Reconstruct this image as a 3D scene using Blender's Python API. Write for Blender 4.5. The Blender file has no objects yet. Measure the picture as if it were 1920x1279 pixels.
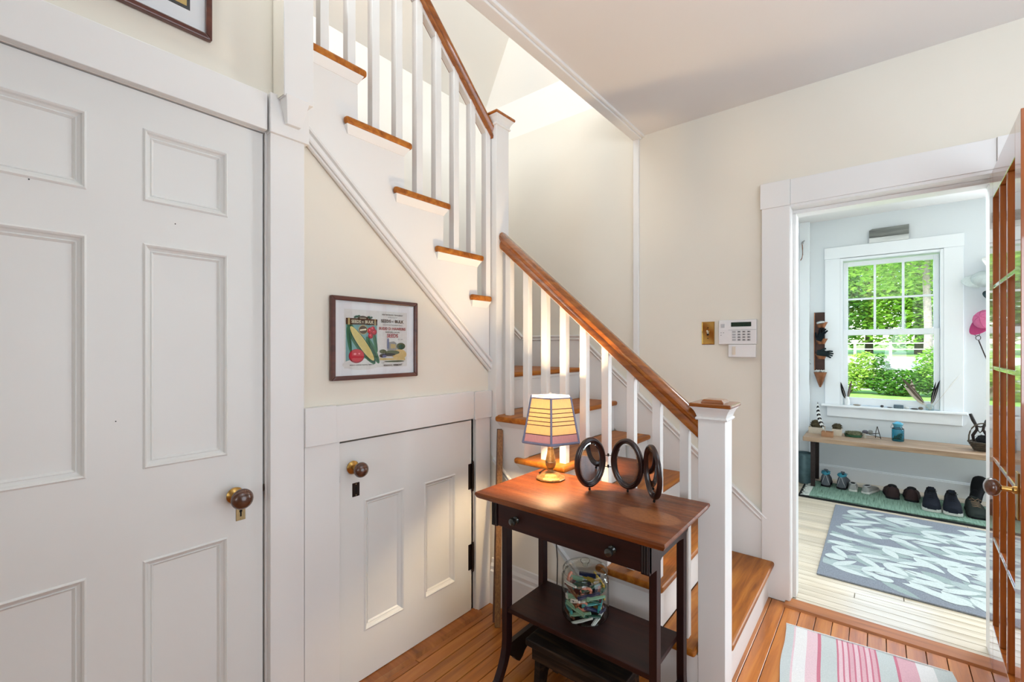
import bpy, bmesh, math, random
from mathutils import Vector, Matrix
random.seed(7)
PI = math.pi
scene = bpy.context.scene
COL = scene.collection

# ------------------------------------------------------------------ camera
cam_data = bpy.data.cameras.new('camera')
cam = bpy.data.objects.new('camera', cam_data)
COL.objects.link(cam)
cam_data.sensor_width = 36.0
cam_data.lens = 36.0 * 844.7 / 1920.0
cam_data.shift_y = 12.5 / 1920.0
cam_data.clip_start = 0.02
cam_data.clip_end = 500
cam.location = (0, 0, 1.30)
cam.rotation_euler = (PI / 2, 0, math.radians(39.162))
scene.camera = cam

# ------------------------------------------------------------------ view, world, sun, area lights
vs = scene.view_settings
vs.view_transform = 'Standard'
vs.look = 'None'
vs.gamma = 1.0
vs.use_curve_mapping = False
vs.exposure = 0.0
scene.cycles.use_denoising = True
scene.cycles.max_bounces = 6
scene.cycles.diffuse_bounces = 4
scene.cycles.glossy_bounces = 3
scene.cycles.transmission_bounces = 4
scene.cycles.transparent_max_bounces = 8
scene.cycles.use_adaptive_sampling = True
scene.cycles.adaptive_threshold = 0.04
scene.cycles.caustics_reflective = False
scene.cycles.caustics_refractive = False
scene.cycles.sample_clamp_indirect = 6.0

world = bpy.data.worlds.new('world')
scene.world = world
world.use_nodes = True
wn = world.node_tree
for n in list(wn.nodes):
    wn.nodes.remove(n)
w_out = wn.nodes.new('ShaderNodeOutputWorld')
w_bg = wn.nodes.new('ShaderNodeBackground')
w_sky = wn.nodes.new('ShaderNodeTexSky')
w_sky.sky_type = 'NISHITA'
w_sky.sun_disc = False
w_sky.sun_elevation = math.radians(48)
w_sky.sun_rotation = math.radians(200)
w_bg.inputs['Strength'].default_value = 0.9
wn.links.new(w_sky.outputs[0], w_bg.inputs['Color'])
wn.links.new(w_bg.outputs[0], w_out.inputs['Surface'])

def light(name, kind, loc, direction, energy, color, size=(1, 1), spread=None, angle=None):
    d = bpy.data.lights.new(name, kind)
    d.energy = energy
    d.color = color
    if kind == 'AREA':
        d.shape = 'RECTANGLE'
        d.size, d.size_y = size
        if spread:
            d.spread = spread
    if kind == 'SUN':
        d.angle = angle
    o = bpy.data.objects.new(name, d)
    COL.objects.link(o)
    o.location = loc
    o.rotation_euler = Vector(direction).to_track_quat('-Z', 'Y').to_euler()
    return o

light('sun', 'SUN', (0, -20, 30), (0.35, 0.75, -0.85), 6.5, (1.0, 0.95, 0.86), angle=math.radians(1.5))
# assumed unseen daylight from the hall's right, then a fill added behind the camera
light('assumed_hall_side_daylight', 'AREA', (1.93, 1.40, 0.88), (-1, -0.03, -0.06), 31, (0.70, 0.85, 1.0), (1.9, 1.6))  # added area light; no window is built in this wall
light('hall_back_fill', 'AREA', (0.9, -2.12, 1.55), (-0.12, 1, 0.05), 16, (0.80, 0.90, 1.0), (1.6, 1.5), spread=math.radians(90))
# unseen upward fill added to brighten the hall ceiling, right of the camera
light('ceiling_fill', 'AREA', (1.0, 0.75, 2.02), (-0.15, 0.15, 1), 28, (0.70, 0.85, 1.0), (0.45, 0.45))
# daylight assumed on the upper floor, then an unseen fill added for the sloped ceiling
light('assumed_upstairs_daylight', 'AREA', (-1.35, -1.7, 3.45), (-0.12, 1, 0.16), 90, (0.84, 0.92, 1.0), (1.5, 0.85))  # unseen area light added upstairs, without any window opening
light('upstairs_slope_fill', 'AREA', (0.7, 0.5, 3.75), (-1, 0.30, 0.02), 46, (0.84, 0.92, 1.0), (1.4, 1.0))
# unseen fill lamps added in the mudroom: one at its right end, one overhead
light('mudroom_end_fill', 'AREA', (1.50, 5.44, 1.15), (-0.35, -1, -0.04), 120, (0.82, 0.92, 1.0), (0.95, 1.9))
light('mudroom_overhead_fill', 'AREA', (0.12, 3.12, 2.52), (-0.05, -0.75, -1), 34, (0.86, 0.94, 1.0), (0.9, 0.8), spread=math.radians(125))

# ------------------------------------------------------------------ helpers
def lin(c):
    r = []
    for k in c[:3]:
        k = k / 255.0
        r.append(k / 12.92 if k <= 0.04045 else ((k + 0.055) / 1.055) ** 2.4)
    return (r[0], r[1], r[2], 1.0)

OFF = {}

class MB:
    """collects shapes and links them as one mesh object"""
    def __init__(s):
        s.v = []; s.f = []; s.m = []
    def add(s, vs, fs, mi=0):
        b = len(s.v)
        s.v += [tuple(p) for p in vs]
        s.f += [tuple(b + i for i in f) for f in fs]
        s.m += [mi] * len(fs)
        return s
    def box(s, x0, x1, y0, y1, z0, z1, mi=0):
        vs = [(x, y, z) for z in (z0, z1) for y in (y0, y1) for x in (x0, x1)]
        return s.add(vs, [(0, 2, 3, 1), (4, 5, 7, 6), (0, 1, 5, 4), (2, 6, 7, 3), (0, 4, 6, 2), (1, 3, 7, 5)], mi)
    def prism(s, pts, vec, mi=0):
        n = len(pts); vec = Vector(vec)
        vs = [Vector(p) for p in pts] + [Vector(p) + vec for p in pts]
        fs = [tuple(range(n - 1, -1, -1)), tuple(range(n, 2 * n))]
        fs += [(i, (i + 1) % n, n + (i + 1) % n, n + i) for i in range(n)]
        return s.add(vs, fs, mi)
    def frustum(s, lo, hi, mi=0):
        n = len(lo)
        fs = [tuple(range(n - 1, -1, -1)), tuple(range(n, 2 * n))]
        fs += [(i, (i + 1) % n, n + (i + 1) % n, n + i) for i in range(n)]
        return s.add(list(lo) + list(hi), fs, mi)
    def lathe(s, prof, c=(0, 0, 0), n=24, M=None, mi=0, a0=0.0, cap=True):
        vs = []; fs = []
        c = Vector(c)
        for (r, z) in prof:
            for k in range(n):
                a = a0 + 2 * PI * k / n
                p = Vector((r * math.cos(a), r * math.sin(a), z))
                if M is not None:
                    p = M @ p
                vs.append(p + c)
        for j in range(len(prof) - 1):
            for k in range(n):
                k2 = (k + 1) % n
                fs.append((j * n + k, j * n + k2, (j + 1) * n + k2, (j + 1) * n + k))
        if cap:
            fs.append(tuple(range(n - 1, -1, -1)))
            L = (len(prof) - 1) * n
            fs.append(tuple(L + k for k in range(n)))
        return s.add(vs, fs, mi)
    def tube(s, path, r, n=8, mi=0, flat=1.0):
        path = [Vector(p) for p in path]
        m = len(path)
        rr = r if isinstance(r, (list, tuple)) else [r] * m
        vs = []; fs = []
        up = Vector((0, 0, 1))
        for i, p in enumerate(path):
            t = (path[min(i + 1, m - 1)] - path[max(i - 1, 0)]).normalized()
            ref = up if abs(t.dot(up)) < 0.95 else Vector((1, 0, 0))
            a = t.cross(ref).normalized(); b = a.cross(t).normalized()
            for k in range(n):
                q = 2 * PI * k / n
                vs.append(p + a * math.cos(q) * rr[i] + b * math.sin(q) * rr[i] * flat)
        for i in range(m - 1):
            for k in range(n):
                k2 = (k + 1) % n
                fs.append((i * n + k, i * n + k2, (i + 1) * n + k2, (i + 1) * n + k))
        fs.append(tuple(range(n - 1, -1, -1)))
        fs.append(tuple((m - 1) * n + k for k in range(n)))
        return s.add(vs, fs, mi)
    def ball(s, c, rx, ry=None, rz=None, n=12, m=8, mi=0, jit=0.0):
        ry = rx if ry is None else ry; rz = rx if rz is None else rz
        c = Vector(c); vs = [c + Vector((0, 0, -rz))]; fs = []
        for j in range(1, m):
            a = -PI / 2 + PI * j / m
            for k in range(n):
                b = 2 * PI * k / n
                q = 1 + random.uniform(-jit, jit)
                vs.append(c + Vector((rx * math.cos(a) * math.cos(b) * q, ry * math.cos(a) * math.sin(b) * q, rz * math.sin(a) * q)))
        vs.append(c + Vector((0, 0, rz)))
        top = len(vs) - 1
        for k in range(n):
            fs.append((0, 1 + (k + 1) % n, 1 + k))
            fs.append((top, top - n + k, top - n + (k + 1) % n))
        for j in range(m - 2):
            for k in range(n):
                k2 = (k + 1) % n
                fs.append((1 + j * n + k, 1 + j * n + k2, 1 + (j + 1) * n + k2, 1 + (j + 1) * n + k))
        return s.add(vs, fs, mi)
    def loft(s, rings, mi=0, cap=True):
        n = len(rings[0]); vs = []; fs = []
        for r in rings:
            vs += list(r)
        for j in range(len(rings) - 1):
            for k in range(n):
                k2 = (k + 1) % n
                fs.append((j * n + k, j * n + k2, (j + 1) * n + k2, (j + 1) * n + k))
        if cap:
            fs.append(tuple(range(n - 1, -1, -1)))
            L = (len(rings) - 1) * n
            fs.append(tuple(L + k for k in range(n)))
        return s.add(vs, fs, mi)
    def xf(s, M, start=0):
        s.v[start:] = [tuple(M @ Vector(p)) for p in s.v[start:]]
        return s
    def build(s, name, mats, parent=None, smooth=None, bevel=0.0, local=False, recalc=True, seg=2):
        if not isinstance(mats, (list, tuple)):
            mats = [mats]
        vs = [Vector(p) for p in s.v]
        loc = Vector((0, 0, 0))
        if not local:
            if parent is not None:
                o_ = OFF[parent.name]
                vs = [p - o_ for p in vs]
            else:
                xs = [p.x for p in vs]; ys = [p.y for p in vs]; zs = [p.z for p in vs]
                loc = Vector(((min(xs) + max(xs)) / 2, (min(ys) + max(ys)) / 2, min(zs)))
                vs = [p - loc for p in vs]
        me = bpy.data.meshes.new(name)
        me.from_pydata([tuple(p) for p in vs], [], s.f)
        for m in mats:
            me.materials.append(m)
        me.polygons.foreach_set('material_index', s.m)
        if recalc:
            bm = bmesh.new(); bm.from_mesh(me)
            bmesh.ops.recalc_face_normals(bm, faces=bm.faces)
            bm.to_mesh(me); bm.free()
        if smooth is not None:
            me.polygons.foreach_set('use_smooth', [True] * len(me.polygons))
            me.set_sharp_from_angle(angle=math.radians(smooth))
        me.update()
        o = bpy.data.objects.new(name, me)
        COL.objects.link(o)
        o.location = loc
        if parent is not None:
            o.parent = parent
            OFF[o.name] = OFF.get(parent.name, Vector((0, 0, 0)))
        else:
            OFF[o.name] = loc
        if bevel:
            bv = o.modifiers.new('bevel', 'BEVEL')
            bv.width = bevel; bv.segments = seg; bv.limit_method = 'ANGLE'
            bv.angle_limit = math.radians(35); bv.use_clamp_overlap = True
        return o

def tag(o, label=None, cat=None, group=None, kind=None):
    if label: o['label'] = label
    if cat: o['category'] = cat
    if group: o['group'] = group
    if kind: o['kind'] = kind
    return o

def empty(name, loc, rz=0.0):
    o = bpy.data.objects.new(name, None)
    COL.objects.link(o)
    o.empty_display_size = 0.1
    o.location = loc
    o.rotation_euler = (0, 0, rz)
    OFF[o.name] = Vector(loc)
    return o

def share(src, parent, loc):
    o = src.copy()
    COL.objects.link(o)
    o.parent = parent
    o.location = loc
    return o

def bez(p0, p1, p2, p3, n=10):
    out = []
    for i in range(n + 1):
        t = i / n
        out.append(tuple((1 - t) ** 3 * a + 3 * (1 - t) ** 2 * t * b + 3 * (1 - t) * t * t * c + t ** 3 * d for a, b, c, d in zip(p0, p1, p2, p3)))
    return out

def text_mb(txt, size, M, mi=0, mb=None, depth=0.0, align='CENTER', sx=1.0, bold=0.018):
    """lettering as flat mesh, placed by matrix M (text lies in the local xy plane)"""
    cu = bpy.data.curves.new('lettering', 'FONT')
    cu.body = txt; cu.size = size; cu.align_x = align; cu.align_y = 'CENTER'
    cu.resolution_u = 2; cu.extrude = depth; cu.offset = size * bold
    ob = bpy.data.objects.new('lettering_source', cu)
    COL.objects.link(ob)
    dg = bpy.context.evaluated_depsgraph_get()
    me = bpy.data.meshes.new_from_object(ob.evaluated_get(dg))
    mb = mb or MB()
    vs = [M @ Vector((v.co.x * sx, v.co.y, v.co.z)) for v in me.vertices]
    mb.add(vs, [tuple(p.vertices) for p in me.polygons], mi)
    bpy.data.objects.remove(ob); bpy.data.curves.remove(cu); bpy.data.meshes.remove(me)
    return mb

# ------------------------------------------------------------------ materials
def newmat(name):
    m = bpy.data.materials.new(name)
    m.use_nodes = True
    nt = m.node_tree
    for n in list(nt.nodes):
        nt.nodes.remove(n)
    out = nt.nodes.new('ShaderNodeOutputMaterial')
    b = nt.nodes.new('ShaderNodeBsdfPrincipled')
    nt.links.new(b.outputs[0], out.inputs[0])
    return m, nt, b, out

def coords(nt, scale=(1, 1, 1), rot=(0, 0, 0)):
    tc = nt.nodes.new('ShaderNodeTexCoord')
    mp = nt.nodes.new('ShaderNodeMapping')
    mp.inputs['Scale'].default_value = scale
    mp.inputs['Rotation'].default_value = rot
    nt.links.new(tc.outputs['Object'], mp.inputs['Vector'])
    return mp.outputs[0]

def ramp(nt, fac, stops):
    r = nt.nodes.new('ShaderNodeValToRGB')
    e = r.color_ramp.elements
    while len(e) < len(stops):
        e.new(0.5)
    for k, (p, c) in enumerate(stops):
        e[k].position = p; e[k].color = c
    nt.links.new(fac, r.inputs[0])
    return r.outputs[0]

def bump(nt, b, h, strength=0.2, dist=0.002):
    bp = nt.nodes.new('ShaderNodeBump')
    bp.inputs['Strength'].default_value = strength
    bp.inputs['Distance'].default_value = dist
    nt.links.new(h, bp.inputs['Height'])
    nt.links.new(bp.outputs[0], b.inputs['Normal'])

def noise(nt, vec, scale, detail=4, rough=0.55, dist=0.0):
    n = nt.nodes.new('ShaderNodeTexNoise')
    n.inputs['Scale'].default_value = scale
    n.inputs['Detail'].default_value = detail
    n.inputs['Roughness'].default_value = rough
    n.inputs['Distortion'].default_value = dist
    if vec is not None:
        nt.links.new(vec, n.inputs['Vector'])
    return n.outputs['Fac']

def paint(name, c, rough=0.45, var=0.02, scale=3.0, bs=0.05, spec=0.5):
    m, nt, b, out = newmat(name)
    v = coords(nt)
    f = noise(nt, v, scale, 3)
    l = lin(c)
    hi = tuple(min(1, k * (1 + var)) for k in l[:3]) + (1,)
    lo = tuple(k * (1 - var) for k in l[:3]) + (1,)
    nt.links.new(ramp(nt, f, [(0.3, lo), (0.7, hi)]), b.inputs['Base Color'])
    b.inputs['Roughness'].default_value = rough
    b.inputs['Specular IOR Level'].default_value = spec
    bump(nt, b, noise(nt, v, 60, 2), bs, 0.001)
    return m

def plain(name, c, rough=0.5, metal=0.0, var=0.06, scale=25, coat=0.0, spec=0.5):
    m, nt, b, out = newmat(name)
    v = coords(nt)
    f = noise(nt, v, scale, 3)
    l = lin(c)
    hi = tuple(min(1, k * (1 + var)) for k in l[:3]) + (1,)
    lo = tuple(k * (1 - var) for k in l[:3]) + (1,)
    nt.links.new(ramp(nt, f, [(0.3, lo), (0.7, hi)]), b.inputs['Base Color'])
    b.inputs['Roughness'].default_value = rough
    b.inputs['Metallic'].default_value = metal
    b.inputs['Coat Weight'].default_value = coat
    b.inputs['Coat Roughness'].default_value = 0.12
    b.inputs['Specular IOR Level'].default_value = spec
    return m

def wood(name, dark, mid, lightc, axis='y', scale=1.0, rough=0.4, coat=0.0, rnd=True, bs=0.1, coat_r=0.15, spec=0.5):
    m, nt, b, out = newmat(name)
    st = {'x': (1.2, 16, 16), 'y': (16, 1.2, 16), 'z': (16, 16, 1.2)}[axis]
    v = coords(nt, tuple(k * scale for k in st))
    if rnd:
        oi = nt.nodes.new('ShaderNodeObjectInfo')
        mul = nt.nodes.new('ShaderNodeVectorMath'); mul.operation = 'SCALE'
        mul.inputs[0].default_value = (13.7, 7.3, 5.1)
        nt.links.new(oi.outputs['Random'], mul.inputs['Scale'])
        ad = nt.nodes.new('ShaderNodeVectorMath'); ad.operation = 'ADD'
        nt.links.new(v, ad.inputs[0]); nt.links.new(mul.outputs[0], ad.inputs[1])
        v = ad.outputs[0]
    f = noise(nt, v, 2.2, 6, 0.6, 0.6)
    col = ramp(nt, f, [(0.28, lin(dark)), (0.5, lin(mid)), (0.75, lin(lightc))])
    if rnd:
        hs = nt.nodes.new('ShaderNodeHueSaturation')
        mr = nt.nodes.new('ShaderNodeMapRange')
        mr.inputs['To Min'].default_value = 0.86; mr.inputs['To Max'].default_value = 1.12
        nt.links.new(oi.outputs['Random'], mr.inputs['Value'])
        nt.links.new(mr.outputs[0], hs.inputs['Value'])
        nt.links.new(col, hs.inputs['Color'])
        col = hs.outputs[0]
    nt.links.new(col, b.inputs['Base Color'])
    b.inputs['Roughness'].default_value = rough
    b.inputs['Coat Weight'].default_value = coat
    b.inputs['Coat Roughness'].default_value = coat_r
    b.inputs['Specular IOR Level'].default_value = spec
    bump(nt, b, f, bs, 0.001)
    return m

def pane_mat(name, tint=(255, 255, 255), rough=0.0, ior=1.5, edge=None):
    """thin clear glass: what passes straight through plus a mirror share that grows at grazing angles"""
    m = bpy.data.materials.new(name)
    m.use_nodes = True
    nt = m.node_tree
    for n in list(nt.nodes):
        nt.nodes.remove(n)
    out = nt.nodes.new('ShaderNodeOutputMaterial')
    mix = nt.nodes.new('ShaderNodeMixShader')
    tr = nt.nodes.new('ShaderNodeBsdfTransparent')
    tr.inputs['Color'].default_value = lin(tint)
    gl = nt.nodes.new('ShaderNodeBsdfGlossy')
    gl.inputs['Roughness'].default_value = rough
    lw = nt.nodes.new('ShaderNodeLayerWeight')
    pw = nt.nodes.new('ShaderNodeMath'); pw.operation = 'POWER'; pw.inputs[1].default_value = 5.0
    ma = nt.nodes.new('ShaderNodeMath'); ma.operation = 'MULTIPLY_ADD'
    f0 = ((ior - 1) / (ior + 1)) ** 2
    ma.inputs[1].default_value = 1 - f0; ma.inputs[2].default_value = f0
    if edge:      # curved glass looks denser where one looks along its wall
        nt.links.new(ramp(nt, lw.outputs['Facing'], [(0.0, lin(tint)), (0.55, lin(tint)), (0.97, lin(edge))]), tr.inputs['Color'])
    nt.links.new(lw.outputs['Facing'], pw.inputs[0]); nt.links.new(pw.outputs[0], ma.inputs[0])
    nt.links.new(ma.outputs[0], mix.inputs[0])
    nt.links.new(tr.outputs[0], mix.inputs[1])
    nt.links.new(gl.outputs[0], mix.inputs[2])
    nt.links.new(mix.outputs[0], out.inputs[0])
    return m

def emit(name, c, s):
    m = bpy.data.materials.new(name); m.use_nodes = True
    nt = m.node_tree
    for n in list(nt.nodes):
        nt.nodes.remove(n)
    out = nt.nodes.new('ShaderNodeOutputMaterial'); e = nt.nodes.new('ShaderNodeEmission')
    e.inputs['Color'].default_value = lin(c); e.inputs['Strength'].default_value = s
    nt.links.new(e.outputs[0], out.inputs[0])
    return m

def leafmat(name, c1, c2, tr=0.45):
    m = bpy.data.materials.new(name); m.use_nodes = True
    nt = m.node_tree
    for n in list(nt.nodes):
        nt.nodes.remove(n)
    out = nt.nodes.new('ShaderNodeOutputMaterial')
    d = nt.nodes.new('ShaderNodeBsdfDiffuse'); t = nt.nodes.new('ShaderNodeBsdfTranslucent')
    mix = nt.nodes.new('ShaderNodeMixShader'); mix.inputs[0].default_value = tr
    g = nt.nodes.new('ShaderNodeNewGeometry')
    col = ramp(nt, g.outputs['Random Per Island'], [(0.0, lin(c1)), (1.0, lin(c2))])
    nt.links.new(col, d.inputs[0]); nt.links.new(col, t.inputs[0])
    nt.links.new(d.outputs[0], mix.inputs[1]); nt.links.new(t.outputs[0], mix.inputs[2])
    nt.links.new(mix.outputs[0], out.inputs[0])
    return m

def cloth(name, c, scale=400, rough=0.9, var=0.12):
    m, nt, b, out = newmat(name)
    v = coords(nt)
    f = noise(nt, v, scale, 2)
    l = lin(c)
    nt.links.new(ramp(nt, f, [(0.3, tuple(k * (1 - var) for k in l[:3]) + (1,)), (0.7, tuple(min(1, k * (1 + var)) for k in l[:3]) + (1,))]), b.inputs['Base Color'])
    b.inputs['Roughness'].default_value = rough
    b.inputs['Specular IOR Level'].default_value = 0.15
    bump(nt, b, f, 0.5, 0.002)
    return m

M_white = paint('white_gloss_paint', (236, 234, 231), 0.38, 0.012, 2.5)
M_door = paint('white_door_paint', (233, 232, 228), 0.42, 0.02, 2.0, 0.08)
M_cream = paint('cream_wall_paint', (234, 227, 213), 0.75, 0.015, 1.6, 0.06, 0.3)
M_creamup = paint('pale_cream_upstairs_paint', (240, 236, 227), 0.75, 0.012, 1.6, 0.06, 0.3)
M_ceil = paint('white_ceiling_paint', (232, 229, 226), 0.8, 0.015, 1.2, 0.06, 0.3)
M_mud = paint('pale_blue_grey_wall_paint', (216, 221, 224), 0.6, 0.015, 1.5, 0.05, 0.3)
M_mudtrim = paint('cool_white_trim_paint', (232, 236, 239), 0.4, 0.01, 2.0)
M_stairwood_x = wood('honey_oak_across', (120, 62, 13), (168, 98, 28), (196, 128, 50), 'y', 0.9, 0.42, 0.0, spec=0.28)
M_stairwood_y = wood('honey_oak_along', (120, 62, 13), (168, 98, 28), (196, 128, 50), 'x', 0.9, 0.42, 0.0, spec=0.28)
M_rail_x = wood('honey_oak_rail_lower', (112, 56, 10), (156, 86, 22), (182, 110, 36), 'x', 0.8, 0.25, 0.7)
M_rail_y = wood('honey_oak_rail_upper', (112, 56, 10), (156, 86, 22), (182, 110, 36), 'y', 0.8, 0.25, 0.7)
M_floor = wood('amber_floor_board', (138, 74, 22), (182, 106, 38), (206, 136, 62), 'y', 0.7, 0.30, 0.35)
M_mudfloor = wood('pale_maple_floor_board', (186, 168, 142), (214, 200, 178), (228, 216, 198), 'x', 0.7, 0.28, 0.4)
M_thresh = wood('brown_oak_threshold', (120, 66, 24), (156, 92, 40), (176, 110, 54), 'x', 0.8, 0.4, 0.2)
M_frenchwood = wood('orange_varnished_pine', (120, 58, 16), (156, 80, 26), (176, 98, 38), 'z', 0.6, 0.22, 1.0, coat_r=0.03)
M_mahog = wood('dark_mahogany', (26, 10, 10), (44, 17, 14), (64, 27, 19), 'x', 0.7, 0.42, 0.0, spec=0.3)
M_mahogz = wood('dark_mahogany_legs', (22, 9, 10), (36, 14, 14), (50, 20, 18), 'z', 0.7, 0.42, 0.0, spec=0.3)
M_black = plain('black_stained_wood', (26, 18, 16), 0.45)
M_darkmetal = plain('dark_bronze_metal', (52, 40, 34), 0.4, 0.85)
M_knob = plain('brown_mineral_knob', (86, 52, 36), 0.22, 0.0, 0.35, 40, 0.6)
M_brass = plain('worn_brass', (190, 150, 84), 0.28, 1.0, 0.1, 40)
M_keyplate = plain('aged_brass_plate', (160, 140, 100), 0.4, 0.8, 0.15, 50)
M_hole = plain('black_hole', (8, 7, 7), 0.9)
M_frame = wood('mahogany_picture_frame', (56, 20, 14), (84, 36, 24), (106, 52, 34), 'y', 0.8, 0.3, 0.5)
M_mat = paint('white_picture_mat', (238, 240, 242), 0.9, 0.006, 5)
M_pane = pane_mat('clear_pane')
M_winpane = pane_mat('window_pane', (250, 254, 252), 0.0, 1.35)
M_mirror = plain('silvered_mirror', (225, 228, 230), 0.03, 1.0, 0.0)
# ------------------------------------------------------------------ the setting
def struct(name, mb, mat, parent=None, **k):
    o = mb.build(name, mat, parent, **k)
    if parent is None:
        o['kind'] = 'structure'
    return o

def boards(parent, name, mat, along, a0, a1, w, n, b0, b1, z1, th, ends=(0, 1), gap=0.0030, seed=1):
    """floor boards one by one: shared mesh data for boards of one length"""
    rnd = random.Random(seed)
    cache = {}
    for i in range(n):
        c = a0 + w * (i + 0.5)
        cuts = [b0]
        p = b0 + rnd.uniform(0.5, 2.4)
        while p < b1 - 0.5:
            cuts.append(round(p, 1)); p += rnd.choice([1.4, 1.8, 2.2])
        cuts.append(b1)
        for j in range(len(cuts) - 1):
            L = round(cuts[j + 1] - cuts[j], 3)
            mid = (cuts[j + 1] + cuts[j]) / 2
            if L not in cache:
                m = MB()
                h = w / 2 - gap / 2; l = L / 2 - gap / 2
                if along == 'y':
                    m.box(-h, h, -l, l, -th, 0)
                else:
                    m.box(-l, l, -h, h, -th, 0)
                o = m.build(name, mat, parent, local=True, bevel=0.001, seg=1)
                cache[L] = o
            else:
                o = share(cache[L], parent, (0, 0, 0))
            wp = Vector((c, mid, z1)) if along == 'y' else Vector((mid, c, z1))
            o.location = wp - OFF[parent.name]

# hall floor
b = MB(); b.box(-1.66, 2.0, -2.2, 2.66, -0.12, -0.02)
floor = struct('floor', b, M_black)
tag(floor, 'amber narrow-board wooden hall floor')
boards(floor, 'plank', M_floor, 'y', -1.60, 0, 0.065, 55, -2.2, 2.664, 0.0, 0.02, seed=3)
# mudroom floor
b = MB(); b.box(-0.66, 2.5, 2.66, 5.5, -0.12, -0.025)
mfloor = struct('floor_mudroom', b, M_black)
tag(mfloor, 'pale narrow-board wooden floor of the mudroom')
boards(mfloor, 'plank', M_mudfloor, 'x', 2.705, 0, 0.0605, 46, -0.63, 2.4, -0.004, 0.02, seed=5)
b = MB(); b.prism([(-0.37, 2.612, 0), (-0.37, 2.62, 0.010), (-0.37, 2.70, 0.014), (-0.37, 2.705, -0.004), (-0.37, 2.705, -0.02), (-0.37, 2.612, -0.02)], (0.76, 0, 0))
th = struct('trim_1', b, M_thresh); tag(th, 'brown oak threshold strip under the mudroom doorway')

# wall left (cream plaster around the big door and below the stair)
def zl(y): return 2.045 - 0.872 * (y - 0.765)
b = MB()
b.box(-1.66, -1.56, -2.2, -0.125, 0, 2.9)
b.box(-1.66, -1.56, -0.125, 0.70, 2.03, 2.9)
def wl(pts, x0=-1.66, x1=-1.556):
    b.prism([(x0, y, z) for y, z in pts], (x1 - x0, 0, 0))
wl([(0.645, 0), (0.89, 0), (0.89, zl(0.89)), (0.645, zl(0.645))])
wl([(0.89, 0.952), (1.592, 0.952), (1.592, zl(1.592)), (0.89, zl(0.89))])
wl([(1.592, 0), (1.735, 0), (1.735, zl(1.735)), (1.592, zl(1.592))])
wall_left = struct('wall_left', b, M_cream)
tag(wall_left, 'cream plaster wall on the left around the white doors')

# stair outer wall, stairwell slopes
b = MB()
b.box(-2.62, -2.5, -2.2, 2.83, 0, 3.19)
wall_stair = struct('wall_stairwell', b, M_creamup); tag(wall_stair, 'pale cream outer wall behind the upper balusters')
b = MB()
def zx(x): return 3.19 + 0.79 * (x + 2.5)
b.prism([(-2.62, -2.2, 3.19), (-2.5, -2.2, 3.19), (-0.70, -2.2, zx(-0.70)), (-0.70, -2.2, zx(-0.70) + 0.12), (-2.62, -2.2, 3.31)], (0, 5.03, 0))
b.prism([(-2.62, 2.83, 3.19), (-2.62, 2.70, 3.19), (-2.62, 1.9, 3.19 + 1.73 * 0.8), (-2.62, 1.9, 4.75), (-2.62, 2.83, 3.35)], (4.62, 0, 0))
slope = struct('ceiling_stairwell', b, M_creamup); tag(slope, 'sloping pale cream ceiling over the stairwell')
b = MB(); b.box(-0.9, 2.1, -2.3, 2.83, 4.57, 4.7)
struct('ceiling_upstairs', b, M_ceil)

# wall right (doorway wall)
OX0, OX1, OZ = -0.362, 0.372, 2.018
b = MB()
b.box(-2.62, OX0, 2.69, 2.83, 0, 2.91)
b.box(OX0, OX1, 2.69, 2.83, OZ, 2.91)
b.box(OX1, 2.1, 2.69, 2.83, 0, 2.91)
wall_right = struct('wall_right', b, M_cream); tag(wall_right, 'cream plaster wall with the mudroom doorway')
b = MB(); b.box(-2.62, 2.1, 2.696, 2.83, 2.91, 4.6)
struct('wall_right_upper', b, M_creamup)
# room behind the camera
b = MB(); b.box(-2.62, 2.1, -2.3, -2.2, 0, 4.7); struct('wall_back', b, M_cream)
b = MB(); b.box(2.0, 2.1, -2.3, 2.83, 0, 4.7); struct('wall_side', b, M_cream)
# ceiling / upper floor
b = MB()
b.box(-1.16, 2.0, -2.2, 2.69, 2.62, 2.9)
b.box(-1.56, -1.16, -2.2, -0.60, 2.62, 2.9)
ceil = struct('ceiling', b, M_ceil); tag(ceil, 'white plaster ceiling of the hall')
b = MB(); b.box(-2.5, -1.66, -2.2, 0.32, 2.75, 2.9); struct('floor_upstairs', b, M_stairwood_x)
# trim along the ceiling opening and down the wall
b = MB()
b.box(-1.20, -1.145, -0.58, 2.688, 2.598, 2.622)
b.box(-1.145, -1.128, -0.58, 2.688, 2.606, 2.622)
b.box(-1.20, -1.16, -0.58, 2.688, 2.622, 2.93)
t2 = struct('trim_2', b, M_white, bevel=0.004); tag(t2, 'white trim board edging the ceiling opening over the stair')
b = MB(); b.box(-1.197, -1.160, 2.672, 2.69, 0.98, 2.60)
t3 = struct('trim_3', b, M_white, bevel=0.004); tag(t3, 'narrow white vertical strip on the wall above the stair')

# ---------------- panelled doors on the left wall
def ring_mould(mb, xf, y0, y1, z0, z1, prof):
    rings = []
    for (ins, dx) in prof:
        rings.append([(xf + dx, y0 + ins, z0 + ins), (xf + dx, y1 - ins, z0 + ins), (xf + dx, y1 - ins, z1 - ins), (xf + dx, y0 + ins, z1 - ins)])
    mb.loft(rings, cap=False)

MOULD = [(-0.001, -0.002), (0.0, 0.0015), (0.004, 0.0045), (0.008, 0.0015), (0.011, -0.004), (0.017, -0.009), (0.0185, -0.009), (0.020, -0.0065), (0.025, -0.0115), (0.026, -0.0135)]

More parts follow.
